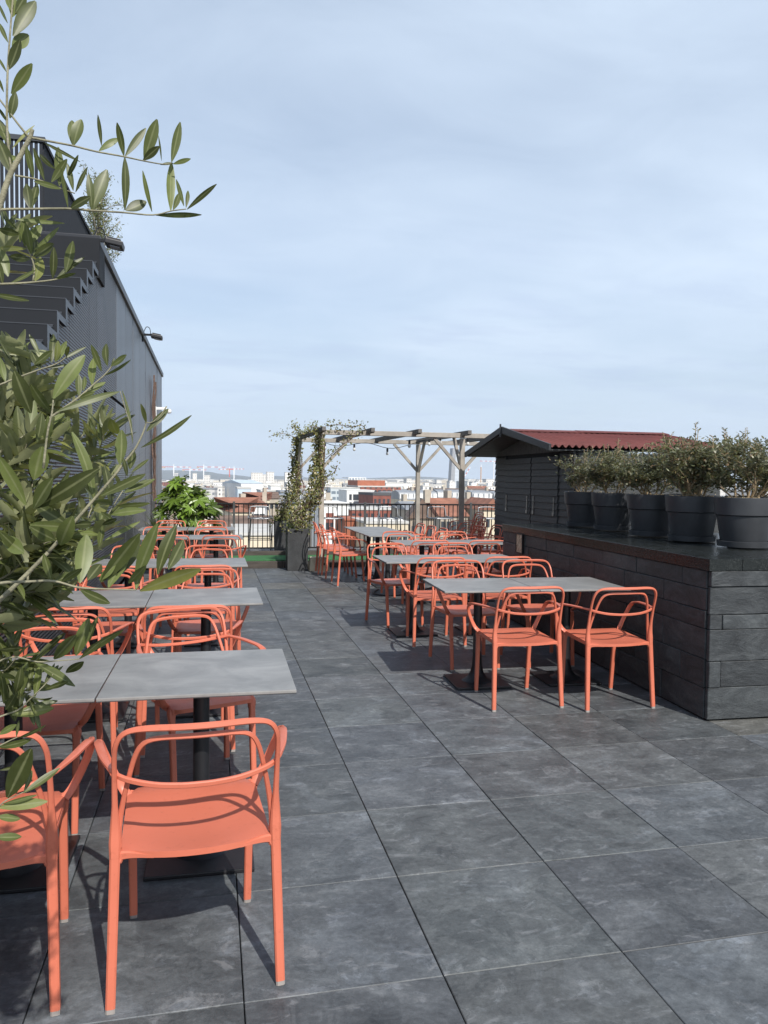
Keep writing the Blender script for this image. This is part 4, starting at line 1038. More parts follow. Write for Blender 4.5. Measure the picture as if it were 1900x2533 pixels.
def corner_plants():
    t = thing('trough_planter', 'low dark trough at the end of the left row, below the palmate shrub', 'planter', (-.42, 14.55, 0))
    m = MB(); P = []
    for (a, b_, z) in ((.72, .30, .115), (.75, .33, .50), (.71, .29, .50), (.70, .28, .44)): P += [(-a, -b_, z), (a, -b_, z), (a, b_, z), (-a, b_, z)]
    m.add(P, [(3, 2, 1, 0)]+[(a*4+k, a*4+(k+1) % 4, a*4+4+(k+1) % 4, a*4+4+k) for a in range(3) for k in range(4)])
    m.build('trough', M['planter'], t, bevel=.006)
    MB().box(-.70, .70, -.28, .28, .42, .445).build('soil', M['soil'], t)
    rr = random.Random(31)
    f = thing('palmate_shrub', 'large bright green palmate-leaved shrub in front of the railing', 'shrub', (-.42, 14.55, .43))
    st = MB(); fo = MB()
    def palm(c, nrm, up, Rr):
        n = nrm.normalized(); x = (up-n*up.dot(n)).normalized(); y = n.cross(x)
        b = len(fo.v); fo.v.append(tuple(c)); ring = []
        lobes = [(-2.25, .62), (-1.5, .82), (-.75, .95), (0, 1.05), (.75, .95), (1.5, .82), (2.25, .62)]
        for i, (a, r_) in enumerate(lobes):
            for da, rf, dz in ((-.37, .42, .02), (-.20, .74, -.01), (0, 1.0, -.10), (.20, .74, -.01)):
                q = r_*rf*Rr; ring.append(c+x*(math.cos(a+da)*q)+y*(math.sin(a+da)*q)+n*(dz*Rr*rf))
        ring.append(c+x*(math.cos(2.62)*.36*Rr)+y*(math.sin(2.62)*.36*Rr))
        fo.v += [tuple(p) for p in ring]
        for k in range(len(ring)-1): fo.f.append((b, b+1+k, b+2+k))
    for k in range(120):
        a = rr.uniform(0, 6.28); el = rr.uniform(-.15, 1.0); q = rr.uniform(.62, 1.0)
        d = Vector((math.cos(a)*math.cos(el*1.4)*.56, math.sin(a)*math.cos(el*1.4)*.42, math.sin(el*1.4)*.54+.48))
        d = Vector((d.x*q, d.y*q, d.z*(.8+.2*q)))
        d.z *= (1.08 if d.x < -.05 else (.80 if d.x > .22 else .92))*rr.uniform(.82, 1.04)
        st.tube(spline([(d.x*.15, d.y*.15, 0), (d.x*.4, d.y*.4, d.z*.6), tuple(d*.96)], 3), .006, 5)
        out = Vector((d.x, d.y-.15, .55+rr.uniform(-.2, .3)))
        palm(d, out+Vector((rr.gauss(0, .25), rr.gauss(0, .25), 0)), Vector((d.x, d.y, -.25)), rr.uniform(.15, .25))
    st.build('stems', M['stem'], f, smooth=True); fo.build('foliage', M['fatsia'], f)
    g = thing('strap_leaved_plant', 'arching strap-leaved plant beside the metal wall, left of the palmate shrub', 'plant', (-.92, 14.25, .43))
    b_ = MB()
    for k in range(80):
        a = rr.uniform(0, 6.28); l = rr.uniform(.35, .72); t_ = rr.uniform(.3, 1.2)
        d = Vector((math.cos(a)*t_+.15, math.sin(a)*t_-.1, 1.1)).normalized(); p = Vector((math.cos(a)*.04, math.sin(a)*.04, 0))
        q = p+d*l; q.z -= l*.25*t_
        b_.leaf(p, q, .022, Vector((0, 0, 1)), .14*t_, 7, .3, .4)
    b_.build('foliage', M['spiky'], g)
    g2 = thing('strap_leaved_plant', 'strap-leaved plant at the right foot of the palmate shrub', 'plant', (-.28, 14.20, .43)); b2 = MB()
    for k in range(60):
        a = rr.uniform(0, 6.28); l = rr.uniform(.25, .5); t_ = rr.uniform(.3, 1.2)
        d = Vector((math.cos(a)*t_, math.sin(a)*t_-.1, 1.0)).normalized(); p = Vector((math.cos(a)*.05, math.sin(a)*.05, 0)); q = p+d*l; q.z -= l*.22*t_
        b2.leaf(p, q, .018, Vector((0, 0, 1)), .14*t_, 6, .3, .4)
    b2.build('foliage', M['spiky'], g2)
    # olive on the upper roof, seen over the coping
    o = thing('roof_olive', 'olive tree on the roof beside the slatted screen, above the nearer floodlight', 'tree', (-2.32, 17.3, 4.2))
    tk = MB().tube(spline([(0, 0, .3), (.04, 0, 1.2), (-.02, .03, 2.0), (.0, 0, 2.9)], 4), [.05-.03*i/12 for i in range(13)], 7); fo2 = MB(); r2 = random.Random(78)
    for k in range(60):
        a = r2.uniform(0, 6.28); zc = r2.uniform(1.3, 2.9); e = Vector((math.cos(a)*r2.uniform(.2, .52), math.sin(a)*r2.uniform(.2, .5), zc+r2.uniform(.2, .9)))
        S = spline([(0, 0, zc), tuple(Vector((0, 0, zc)).lerp(e, .5)+Vector((0, 0, .06))), tuple(e)], 4); tk.tube(S, .008, 4)
        for q in range(64):
            p = S[r2.randint(2, 8)]+Vector((r2.gauss(0, .05), r2.gauss(0, .05), r2.gauss(0, .06))); d = Vector((r2.gauss(0, 1), r2.gauss(0, 1), r2.gauss(.5, .8))).normalized(); fo2.oval(p, p+d*r2.uniform(.05, .085), .017, Vector((r2.gauss(0, 1), r2.gauss(0, 1), 1)).normalized())
    tk.build('trunk', M['bark'], o, smooth=True); fo2.build('crown', M['olive'], o)
    MB().lathe([(.22, 0), (.30, .45), (.27, .45), (.26, .4)], (0, 0, 0), 24).build('pot', M['pot'], o)
    # loose cable under the long table
    cb = MB().tube(spline([(2.25, 10.3, .012), (2.10, 9.95, .012), (2.20, 9.7, .012), (2.45, 9.75, .012), (2.6, 10.1, .012), (2.9, 10.2, .012), (3.3, 10.8, .012)], 6), .009, 6)
    tag(cb.build('loose_cable', M['black'], smooth=True), 'black cable lying in loops under the long table', 'cable')
corner_plants()

# ================================================================== foreground olive tree (left, about a metre from the camera)
def olive_tree():
    rr = random.Random(101)
    TX, TY = -.60, .98
    t = thing('olive_tree', 'olive tree with leafy branches reaching in from the left edge, close to the camera', 'tree', (TX, TY, 0))
    O = Vector((TX, TY, 0))
    z0 = lambda x, y: (x/2.592, y/2.592)
    zA = lambda x, y: (x/3.072, 540+y/3.072)
    z3 = lambda x, y: (x/2.765, 900+y/2.765)
    z1 = lambda x, y: (x/2.183, 1250+y/2.183)
    zB = lambda x, y: (x/4.4233, 1600+y/4.4233)
    cam = Vector((0, 0, HCAM))
    lf = MB(); tw = MB()
    def W(z, p, y): return at(*z(*p), y)-O
    def leaf(a, b, w, roll=0.0, bend=0.06, fold=.22):
        L = (b-a).length; v = (a+O-cam).normalized(); d = (b-a).normalized()
        n = (-v-d*(-v).dot(d)); n = n.normalized() if n.length > .05 else Vector((0, 0, 1))
        n = Matrix.Rotation(roll, 3, d) @ n
        lf.leaf(a, b, L*w*.97, n, bend, 8, fold, 1.12)
    def branch(z, pts, y, r0, r1, y1=None):
        y1 = y if y1 is None else y1; n = len(pts)
        P = [W(z, p, y+(y1-y)*i/max(1, n-1)) for i, p in enumerate(pts)]
        S = spline(P, 4); tw.tube(S, [(r0+(r1-r0)*i/(len(S)-1))*.46 for i in range(len(S))], 7); return S
    def auto(S, n, L=(.040, .062), w=(.20, .30), start=.08, up=.25, seed=0, tip=True, spread=.9):
        r = random.Random(seed)
        for k in range(n):
            s = start+(1-start)*k/max(1, n-1)*.985; i = min(int(s*(len(S)-1)), len(S)-2); fr = s*(len(S)-1)-i
            p = S[i].lerp(S[i+1], fr); d = (S[i+1]-S[i]).normalized(); u, v = perp(d); a = (math.pi/2)*(k % 2)+r.gauss(0, .35)+r.uniform(0, .5)
            for sg in (1, -1):
                if r.random() < .06: continue
                out = (u*math.cos(a)+v*math.sin(a))*sg
                dd = (d*r.uniform(.45, 1.05)+out*spread*r.uniform(.7, 1.2)+Vector((0, 0, up*r.uniform(0, 1)))).normalized()
                l = r.uniform(*L)*(1-.25*max(0, s-.75)/.25); n_ = (d*.9-out*.2+Vector((r.gauss(0, .35), r.gauss(0, .35), .55+r.gauss(0, .3)))).normalized()
                p2 = p+out*.002
                lf.leaf(p2, p2+dd*l, l*.92*r.uniform(*w), n_, r.uniform(-.06, .12), 7, r.uniform(.1, .4), 1.12)
        if tip:
            d = (S[-1]-S[-3]).normalized()
            for q in (-.25, .3): 
                u, v = perp(d); dd = (d+u*q).normalized(); l = .03; lf.leaf(S[-1], S[-1]+dd*l, l*.2, v, .04, 5, .3, .72)
    # ---- trunk, limbs (off to the left of the picture) ----
    m = MB()
    m.tube(spline([(0, 0, .38), (.03, -.02, .75), (-.02, .02, 1.1), (.05, 0, 1.5), (.02, .03, 1.95)], 5), [.040-.024*i/20 for i in range(21)], 10)
    m.build('trunk', M['bark'], t, smooth=True)
    MB().lathe([(.02, .004), (.20, .004), (.215, .03), (.27, .43), (.275, .45), (.25, .45), (.24, .40), (.0, .40)], (0, 0, 0), 36, cap=False).build('pot', M['pot'], t, smooth=True, auto=35)
    def limb(z, p, y, zt, r):                      # woody link from the trunk to a traced branch root
        e = W(z, p, y); a = Vector((.02, .01, zt)); mid = a.lerp(e, .5)+Vector((0, 0, -.04)); tw.tube(spline([a, mid, e], 5), [(r*1.4-(r*.5)*i/10)*.5 for i in range(11)], 7)
    # ---- top: silhouettes against the sky ----
    Y = .86
    b1 = branch(z0, [(78, 1120), (50, 900), (45, 690), (50, 450), (68, 180), (85, -40)], Y, .0032, .0018)
    bm_ = branch(z0, [(-260, 1800), (-60, 1450), (0, 1310), (60, 1130), (130, 1000), (190, 885), (208, 830)], Y, .0085, .0042)
    limb(z0, (-260, 1800), Y, 1.30, .009)
    b2 = branch(z0, [(185, 880), (330, 908), (470, 935), (620, 972), (790, 1003), (915, 1030), (1040, 1052), (1100, 1045)], Y, .0026, .0012)
    b2b = branch(z0, [(185, 880), (120, 800), (60, 720), (-60, 560)], Y, .0026, .0018)
    b3 = branch(z0, [(95, 1125), (215, 1145), (310, 1175), (390, 1208), (480, 1240)], Y, .0022, .0012)
    b4 = branch(z0, [(-200, 1372), (0, 1345), (200, 1340), (440, 1338), (590, 1350), (790, 1362), (980, 1378), (1100, 1352), (1195, 1340)], Y, .0034, .0012)
    limb(z0, (-200, 1372), Y, 1.45, .005)
    leaves0 = [((470, 935), (522, 766), .42), ((468, 932), (462, 772), .3), ((652, 935), (628, 736), .15), ((635, 968), (763, 888), .28), ((795, 1000), (751, 786), .24), ((803, 1002), (936, 822), .2),
        ((925, 1022), (1007, 765), .30), ((918, 1028), (1022, 938), .36), ((1036, 1032), (1016, 868), .08), ((1100, 1038), (1156, 783), .22), ((1110, 1052), (1223, 1018), .26), ((1028, 1056), (1112, 1046), .22),
        ((192, 1335), (170, 1178), .40), ((205, 1330), (240, 1183), .36), ((437, 1332), (388, 1073), .12), ((450, 1338), (582, 1262), .34), ((586, 1350), (686, 1088), .30), ((592, 1345), (568, 1118), .22),
        ((800, 1348), (800, 1008), .17), ((806, 1350), (938, 1292), .52), ((975, 1358), (915, 1094), .12), ((1095, 1350), (1100, 1040), .18), ((1110, 1346), (1152, 1238), .30), ((1180, 1322), (1130, 1150), .15),
        ((1193, 1332), (1206, 1222), .2), ((1200, 1342), (1389, 1180), .15), ((1000, 1380), (1292, 1377), .13),
        ((215, 1142), (168, 938), .22), ((285, 1155), (215, 948), .2), ((352, 1082), (255, 988), .22), ((330, 1168), (430, 1020), .30), ((382, 1192), (375, 943), .22), ((392, 1212), (218, 1162), .22),
        ((430, 1140), (502, 993), .18), ((470, 1222), (432, 1048), .22), ((485, 1232), (562, 1070), .16), ((515, 1038), (285, 915), .10),
        ((85, 232), (228, 8), .30), ((78, 312), (182, 222), .48), ((58, 445), (130, 255), .38), ((74, 602), (206, 408), .32), ((64, 758), (100, 590), .34), ((52, 272), (-5, 148), .2), ((50, 150), (-10, 20), .15),
        ((42, 462), (-15, 365), .2), ((25, 592), (-20, 480), .2), ((46, 782), (-10, 690), .26), ((98, 82), (165, -30), .3), ((72, 70), (45, -40), .3), ((76, 110), (92, -20), .35), ((62, 932), (-12, 760), .3),
        ((78, 1116), (-12, 890), .38), ((78, 952), (222, 803), .09), ((60, 1040), (100, 1000), .4)]
    for a, b, w in leaves0:
        dy = rr.uniform(-.015, .015)
        leaf(W(z0, a, Y), W(z0, b, Y+dy), w, rr.uniform(-.5, .5), rr.uniform(-.05, .07))
    # ---- second tier ----
    Y = .90
    b5 = branch(zA, [(-200, 505), (0, 500), (140, 494), (260, 485), (420, 465), (560, 425)], Y, .0034, .0014); limb(zA, (-200, 505), Y, 1.40, .005)
    branch(zA, [(250, 480), (262, 380), (230, 275), (195, 205), (170, 160)], Y, .0022, .0012)
    for a, b, w in [((400, 455), (410, 220), .26), ((265, 475), (312, 298), .38), ((430, 455), (642, 296), .16), ((500, 412), (555, 173), .30), ((415, 462), (576, 418), .16), ((258, 292), (408, 192), .40), ((62, 442), (-8, 228), .36),
        ((228, 312), (72, 290), .30), ((238, 272), (196, 40), .26), ((182, 214), (318, 50), .30), ((150, 180), (185, 0), .3), ((258, 240), (448, 68), .14), ((92, 0), (492, 38), .09), ((128, 80), (30, 0), .14), ((205, 232), (-10, 232), .16),
        ((82, 492), (272, 392), .16), ((-60, 575), (222, 626), .15), ((150, 120), (-10, 80), .42), ((205, 232), (175, 30), .34), ((255, 285), (262, 150), .4), ((30, 120), (110, 10), .3), ((20, 500), (-30, 300), .32)]:
        leaf(W(zA, a, Y), W(zA, b, Y+rr.uniform(-.02, .02)), w, rr.uniform(-.6, .6), rr.uniform(-.06, .08))
    # ---- third tier ----
    Y = .95
    b6 = branch(zA, [(-150, 1330), (60, 1240), (190, 1190), (300, 1150), (430, 1105), (510, 1050)], Y, .0030, .0013); limb(zA, (-150, 1330), Y, 1.32, .005)
    b7 = branch(zA, [(-150, 1860), (60, 1740), (250, 1610), (430, 1480), (600, 1360), (720, 1255), (800, 1185), (860, 1110)], Y, .0042, .0014); limb(zA, (-150, 1860), Y, 1.25, .006)
    for a, b, w in [((262, 1112), (398, 1008), .30), ((420, 1092), (440, 930), .34), ((430, 1085), (505, 935), .28), ((470, 1075), (655, 977), .13), ((505, 1050), (517, 970), .26), ((302, 1042), (222, 882), .20), ((312, 1152), (240, 1010), .34), ((390, 1100), (405, 880), .22),
        ((702, 1268), (715, 1060), .30), ((772, 1162), (693, 960), .22), ((818, 1122), (808, 953), .30), ((842, 1122), (962, 1038), .28), ((790, 1195), (995, 1073), .11), ((632, 1345), (802, 1245), .22), ((600, 1352), (598, 1185), .3), ((632, 1312), (645, 1200), .2), ((600, 1370), (720, 1320), .3), ((845, 1130), (870, 1060), .2),
        ((100, 1100), (0, 930), .16), ((40, 1240), (0, 1060), .3), ((350, 1140), (540, 1110), .12)]:
        leaf(W(zA, a, Y), W(zA, b, Y+rr.uniform(-.02, .02)), w, rr.uniform(-.6, .6), rr.uniform(-.05, .08))
    # near leaves, closer to the lens
    for a, b, w, y in [((405, 1370), (645, 1040), .30, .62), ((430, 1470), (905, 1318), .12, .70), ((235, 1480), (110, 1160), .36, .64), ((380, 1470), (235, 1260), .30, .66), ((365, 1500), (350, 1700), .34, .7), ((280, 1700), (320, 1480), .32, .68), ((190, 1420), (170, 1230), .2, .7)]:
        leaf(W(zA, a, y), W(zA, b, y+rr.uniform(-.02, .02)), w, rr.uniform(-.5, .5), .05)
    branch(zA, [(330, 1900), (360, 1640), (395, 1480), (405, 1380)], .68, .0024, .0012)
    branch(zA, [(1010, 1660), (985, 1550), (950, 1440), (912, 1312)], .74, .0011, .0009)
    # ---- branch rising to the right in front of the far building corner ----
    Y = .86
    b8 = branch(z3, [(330, 1290), (490, 1105), (640, 930), (770, 780), (850, 675), (920, 588), (975, 480), (1000, 395), (992, 320)], Y, .0042, .0014)
    b8c = branch(z3, [(-150, 1750), (100, 1520), (330, 1290)], Y, .006, .0042); limb(z3, (-150, 1750), Y, .98, .007)
    branch(z3, [(990, 400), (1040, 400), (1100, 350), (1140, 290)], Y, .0012, .0016)
    for a, b, w in [((822, 690), (832, 452), .34), ((908, 545), (835, 180), .06), ((1002, 462), (1152, 308), .22), ((968, 572), (1310, 352), .10), ((1000, 402), (962, 272), .16), ((800, 480), (760, 375), .36), ((690, 902), (995, 755), .20), ((645, 932), (492, 465), .17), ((642, 922), (590, 700), .2),
        ((240, 985), (680, 715), .22), ((230, 990), (362, 780), .36), ((178, 965), (-20, 620), .26), ((232, 792), (290, 565), .58), ((852, 882), (1060, 788), .22), ((900, 742), (1018, 652), .22), ((760, 1032), (998, 1002), .22), ((800, 972), (1025, 952), .16), ((690, 1012), (790, 1090), .3), ((720, 1205), (958, 1078), .12),
        ((510, 1100), (625, 1095), .36), ((490, 1120), (205, 1100), .28), ((630, 945), (760, 960), .46), ((640, 1000), (750, 950), .5), ((410, 1240), (500, 1040), .4), ((480, 1110), (240, 960), .3), ((890, 720), (910, 590), .3), ((870, 770), (840, 640), .24), ((680, 1250), (700, 1110), .3), ((700, 1100), (800, 1060), .2)]:
        leaf(W(z3, a, Y), W(z3, b, Y+rr.uniform(-.03, .03)), w, rr.uniform(-.7, .7), rr.uniform(-.05, .08))
    b9 = branch(z3, [(480, 1480), (600, 1290), (665, 1160), (740, 1030), (840, 868)], .98, .0028, .0013); auto(b9, 7, (.045, .06), seed=2)
    # ---- low branch reaching right over the tables ----
    Y = .80
    b10 = branch(z3, [(-200, 1560), (0, 1500), (200, 1490), (370, 1486), (540, 1530), (740, 1541), (930, 1546)], Y, .0036, .0016); limb(z3, (-200, 1560), Y, .92, .006)
    for a, b, w in [((545, 1498), (592, 1168), .34), ((742, 1530), (885, 1288), .36), ((800, 1450), (948, 1165), .34), ((925, 1482), (1080, 1092), .26), ((1078, 1442), (1205, 1105), .27), ((1150, 1405), (1255, 1205), .34), ((958, 1552), (1375, 1403), .24), ((548, 1542), (752, 1638), .34), ((690, 1492), (955, 1160), .28),
        ((680, 1480), (790, 1375), .34), ((880, 1500), (1000, 1380), .22), ((600, 1480), (690, 1370), .5), ((370, 1490), (540, 1440), .3), ((350, 1480), (300, 1300), .3), ((420, 1490), (560, 1400), .26), ((930, 1548), (970, 1300), .2), ((200, 1110), (372, 1205), .42), ((10, 1180), (165, 1292), .42), ((150, 1300), (0, 1150), .3)]:
        leaf(W(z3, a, Y), W(z3, b, Y+rr.uniform(-.03, .03)), w, rr.uniform(-.7, .7), rr.uniform(-.05, .08))
    # ---- lowest twigs in front of the near table and chair ----
    Y = 1.0
    b11 = branch(z1, [(-120, 900), (60, 820), (200, 845), (330, 838), (430, 830)], Y, .003, .0013); limb(z1, (-120, 900), Y, .80, .005)
    for a, b, w in [((292, 830), (410, 700), .36), ((410, 810), (480, 610), .34), ((430, 828), (665, 672), .18), ((440, 820), (545, 735), .3), ((480, 740), (530, 600), .2), ((180, 850), (350, 690), .2), ((130, 770), (0, 780), .3), ((200, 845), (400, 975), .22)]:
        leaf(W(z1, a, Y), W(z1, b, Y+rr.uniform(-.03, .03)), w, rr.uniform(-.7, .7), rr.uniform(-.05, .08))
    b12 = branch(zB, [(-260, 900), (0, 765), (200, 690), (330, 570), (500, 405), (580, 300)], Y, .003, .0012); limb(zB, (-260, 900), Y, .70, .005)
    for a, b, w in [((380, 170), (820, 432), .22), ((722, 282), (915, 160), .30), ((255, 700), (630, 590), .24), ((130, 745), (588, 672), .32), ((382, 552), (440, 180), .26), ((500, 462), (745, 382), .16), ((215, 560), (300, 170), .30), ((170, 500), (230, 220), .30), ((300, 490), (358, 175), .20), ((560, 330), (640, 200), .2), ((570, 340), (690, 210), .14), ((480, 420), (600, 180), .18),
        ((60, 690), (180, 500), .3), ((40, 620), (0, 260), .2), ((175, 350), (0, 290), .24), ((0, 600), (350, 490), .1)]:
        leaf(W(zB, a, Y), W(zB, b, Y+rr.uniform(-.03, .03)), w, rr.uniform(-.7, .7), rr.uniform(-.05, .08))
    b13 = branch(zB, [(-300, 2000), (-60, 1800), (40, 1700), (150, 1640), (260, 1590)], Y, .0028, .0012); limb(zB, (-300, 2000), Y, .62, .005)
    for a, b, w in [((255, 1600), (655, 1325), .20), ((80, 1650), (345, 1115), .32), ((180, 1600), (215, 1250), .24), ((262, 1585), (350, 1352), .24), ((-20, 1760), (520, 1692), .24), ((30, 1720), (405, 1620), .14), ((-40, 1860), (220, 1885), .36), ((-60, 2080), (235, 2080), .36), ((-20, 1100), (345, 1010), .26), ((190, 1000), (500, 858), .10), ((180, 985), (210, 800), .24), ((-10, 960), (180, 850), .3), ((0, 1350), (200, 1310), .2)]:
        leaf(W(zB, a, Y), W(zB, b, Y+rr.uniform(-.03, .03)), w, rr.uniform(-.6, .6), rr.uniform(-.05, .08))
    b14 = branch(zB, [(-250, 1200), (0, 1080), (120, 1020), (190, 990)], Y, .0024, .0012); limb(zB, (-250, 1200), Y, .66, .004)
    # ---- inner twigs that fill the crown ----
    fill = [(z3, [(-160, 420), (0, 330), (120, 260), (220, 120)], 1.00, 11), (z3, [(-160, 700), (0, 610), (110, 545), (250, 460), (390, 330)], 1.06, 12), (z3, [(-160, 900), (20, 800), (150, 640), (200, 480)], .98, 11),
            (z3, [(-160, 1000), (0, 975), (190, 990), (300, 970), (480, 900)], 1.05, 12), (z3, [(190, 1480), (195, 1250), (205, 1000), (225, 790)], .92, 10), (z3, [(-160, 1250), (50, 1200), (250, 1150), (420, 1060)], 1.10, 12),
            (z3, [(-160, 1420), (60, 1380), (220, 1300), (380, 1150)], 1.02, 12), (z3, [(100, 1620), (220, 1500), (340, 1400), (480, 1250)], 1.05, 11), (z3, [(-120, 1650), (60, 1580), (220, 1560), (330, 1540)], 1.0, 9),
            (z1, [(-120, 560), (40, 480), (150, 430), (260, 400)], 1.05, 9), (z1, [(-120, 720), (30, 640), (130, 600), (200, 520)], 1.02, 9), (z1, [(-100, 400), (60, 330), (160, 250), (330, 180)], 1.12, 11), (z1, [(-100, 300), (100, 180), (240, 120), (420, 100)], 1.18, 11),
            (zA, [(-150, 900), (0, 1000), (60, 1080), (90, 1150)], 1.0, 7), (zA, [(-150, 1500), (30, 1450), (150, 1380), (260, 1290)], 1.04, 10), (zA, [(-120, 420), (-20, 300), (60, 180), (70, 60)], .98, 7),
            (z1, [(-120, 860), (0, 900), (90, 960), (150, 1030)], 1.05, 7), (zB, [(-200, 400), (-40, 300), (80, 240), (180, 120)], 1.06, 7), (z3, [(300, 1700), (420, 1560), (470, 1420), (520, 1300)], 1.12, 9), (z3, [(540, 1250), (600, 1060), (660, 900), (700, 760)], 1.14, 9),
            (z3, [(-160, 200), (0, 150), (80, 60), (120, -40)], 1.05, 7), (z3, [(-140, 820), (40, 700), (180, 600), (330, 560)], .94, 11), (z3, [(-140, 1120), (80, 1080), (260, 1040), (430, 1010)], .96, 11), (z3, [(-140, 540), (60, 420), (160, 330), (320, 260)], 1.0, 10), (z3, [(-120, 1380), (120, 1290), (300, 1230), (470, 1180)], .95, 11), (z3, [(-100, 1520), (60, 1440), (150, 1350), (230, 1230)], .97, 10), (z1, [(-110, 640), (20, 570), (100, 500), (190, 440)], .98, 9), (z3, [(560, 700), (640, 640), (690, 560), (715, 430)], 1.15, 6), (z3, [(400, 620), (520, 540), (600, 450), (660, 420)], 1.12, 6)]
    for i, (z, pts, y, n) in enumerate(fill):
        S = branch(z, pts, y, .0030, .0013, y+rr.uniform(-.05, .08)); auto(S, n+3, (.040, .064), (.20, .31), .04, .3, 200+i)
    for (z, p, y, zt) in ((z3, (-160, 420), 1.0, 1.30), (z3, (-160, 1000), 1.05, 1.10), (z3, (-160, 1420), 1.02, .95), (z1, (-120, 560), 1.05, .85), (zA, (-150, 1500), 1.04, 1.3), (z1, (-120, 860), 1.05, .7)): limb(z, p, y, zt, .005)
    # out-of-frame part of the crown on the left of the trunk
    for k in range(34):
        a = rr.uniform(1.6, 5.0); zc = rr.uniform(.85, 2.1); q = rr.uniform(.05, .18)
        p = Vector((.02, .01, zc)); d = Vector((math.cos(a)*.9, math.sin(a)*.9, .5)).normalized()
        S = spline([p, p+d*.16, p+d*.3+Vector((0, 0, .05)), p+d*.42+Vector((0, 0, .10))], 4); tw.tube(S, .003, 5); auto(S, 9, seed=400+k)
    tw.build('branches', M['twig'], t, smooth=True)
    lf.build('foliage', M['olive'], t, smooth=True)
olive_tree()

# ================================================================== city below and beyond
ZG = -24.0
def city():
    r2 = random.Random(55)
    MW = dict(
        white=m_facade('pale_facade', (0.76, 0.74, 0.70), (0.20, 0.21, 0.23)), cream=m_facade('cream_facade', (0.68, 0.61, 0.49), (0.15, 0.14, 0.13)),
        grey=m_facade('grey_facade', (0.40, 0.41, 0.42), (0.10, 0.11, 0.13)), tan=m_facade('tan_facade', (0.44, 0.36, 0.28), (0.11, 0.10, 0.09)),
        brick=m_facade('brick_facade', (0.24, 0.085, 0.06), (0.06, 0.05, 0.05), 3.4, 3.1, .36, .5), glassy=m_facade('glass_facade', (0.50, 0.55, 0.58), (0.16, 0.20, 0.24), 3, 3.2, .8, .5))
    MP = dict(white=plain('white_render', (0.74, 0.74, 0.72), 0.8, 0.08, .3), cream=plain('cream_render', (0.62, 0.54, 0.40), 0.85, 0.12, .3), brick=plain('dark_red_brick', (0.235, 0.080, 0.058), 0.85, 0.2, .4),
              orange=plain('orange_brick', (0.36, 0.12, 0.065), 0.85, 0.2, .4), zinc=plain('zinc_roof', (0.25, 0.265, 0.285), 0.5, 0.2, .2), tile=plain('red_clay_tile', (0.245, 0.108, 0.070), 0.85, 0.35, .7),
              browntile=plain('brown_tile', (0.155, 0.105, 0.08), 0.85, 0.35, .7), flat=plain('flat_roof_gravel', (0.52, 0.51, 0.48), 0.9, 0.15, .3), darkroof=plain('dark_flat_roof', (0.085, 0.085, 0.088), 0.9, 0.2, .3), blue=plain('pale_blue_cladding', (0.50, 0.58, 0.64), 0.6, 0.1, .3), glass=plain('city_window_glass', (0.045, 0.052, 0.062), 0.3, 0.3, .3), stone=plain('stone_wall', (0.42, 0.37, 0.30), .85, .2, .4), frame=plain('pale_window_frame', (.6, .6, .58), .6))
    def base(name, label, cat, pa, pb, pt, D, dep, group=None, yaw=0.0):
        A = at(pa, pt, D); Bv = at(pb, pt, D); w = Bv.x-A.x
        t = thing(name, label, cat, ((A.x+Bv.x)/2, D+dep/2, ZG), R(yaw), group)
        return t, w, dep, (A.z+Bv.z)/2-ZG
    def walls(t, w, d, h, mat, y=0): return B(-w/2, w/2, -d/2, d/2, 0, h).build('wall', mat, t)
    def flat(t, w, d, h, mat, par=.5): return MB().box(-w/2-.15, w/2+.15, -d/2-.15, d/2+.15, h+.02, h+par).build('roof', mat, t)
    def pitched(t, w, d, h, rh, mat, hip=False, along='x'):
        o = .3; a, b_ = w/2+o, d/2+o
        if along == 'x': rg = [(-a+(b_ if hip else 0), 0, h+rh), (a-(b_ if hip else 0), 0, h+rh)]
        else: rg = [(0, -b_+(a if hip else 0), h+rh), (0, b_-(a if hip else 0), h+rh)]
        m = MB(); v = [(-a, -b_, h+.03), (a, -b_, h+.03), (a, b_, h+.03), (-a, b_, h+.03)]+rg
        if along == 'x': F = [(0, 1, 5, 4), (2, 3, 4, 5), (1, 2, 5), (3, 0, 4), (3, 2, 1, 0)]
        else: F = [(1, 2, 5, 4), (3, 0, 4, 5), (0, 1, 4), (2, 3, 5), (3, 2, 1, 0)]
        return m.add(v, F).build('roof', mat, t)
    def wins(t, w, d, zs, n, ww, wh, side='front', x0=None, x1=None, mat=None, frame=True):
        pr = None; x0 = -w/2 if x0 is None else x0; x1 = w/2 if x1 is None else x1
        for z in zs:
            for k in range(n):
                x = x0+(x1-x0)*(k+.5)/n
                if pr is None:
                    pr = B(-ww/2, ww/2, -.10, .10, -wh/2, wh/2).build('window', mat or MP['glass'], t)
                    pr.location = (x, -d/2, z) if side == 'front' else (w/2, x, z)
                else: same(pr, 'window', t, (x, -d/2, z) if side == 'front' else (w/2, x, z))
                o = pr
    def chim(t, x, y, z, h=1.6): MB().box(x-.35, x+.35, y-.9, y+.9, z-.5, z+h).build('chimney', MP['stone'], t)
    # --- singled-out buildings, near to far ---
    G = None
    t, w, d, h = base('yellow_building', 'pale yellow low block with a grey parapet right below the railing', 'building', 585, 700, 1325, 62, 12); walls(t, w, d, h, MP['cream']); flat(t, w, d, h, MP['flat'], .25); wins(t, w, d, (h-3, h-6), 4, 1.2, 1.6)
    t, w, d, h = base('brown_roof_house', 'wide house under a brown tiled roof behind the pale yellow block', 'house', 540, 705, 1314, 80, 12); walls(t, w, d, h, MP['cream']); pitched(t, w, d, h, 1.35, MP['browntile'])
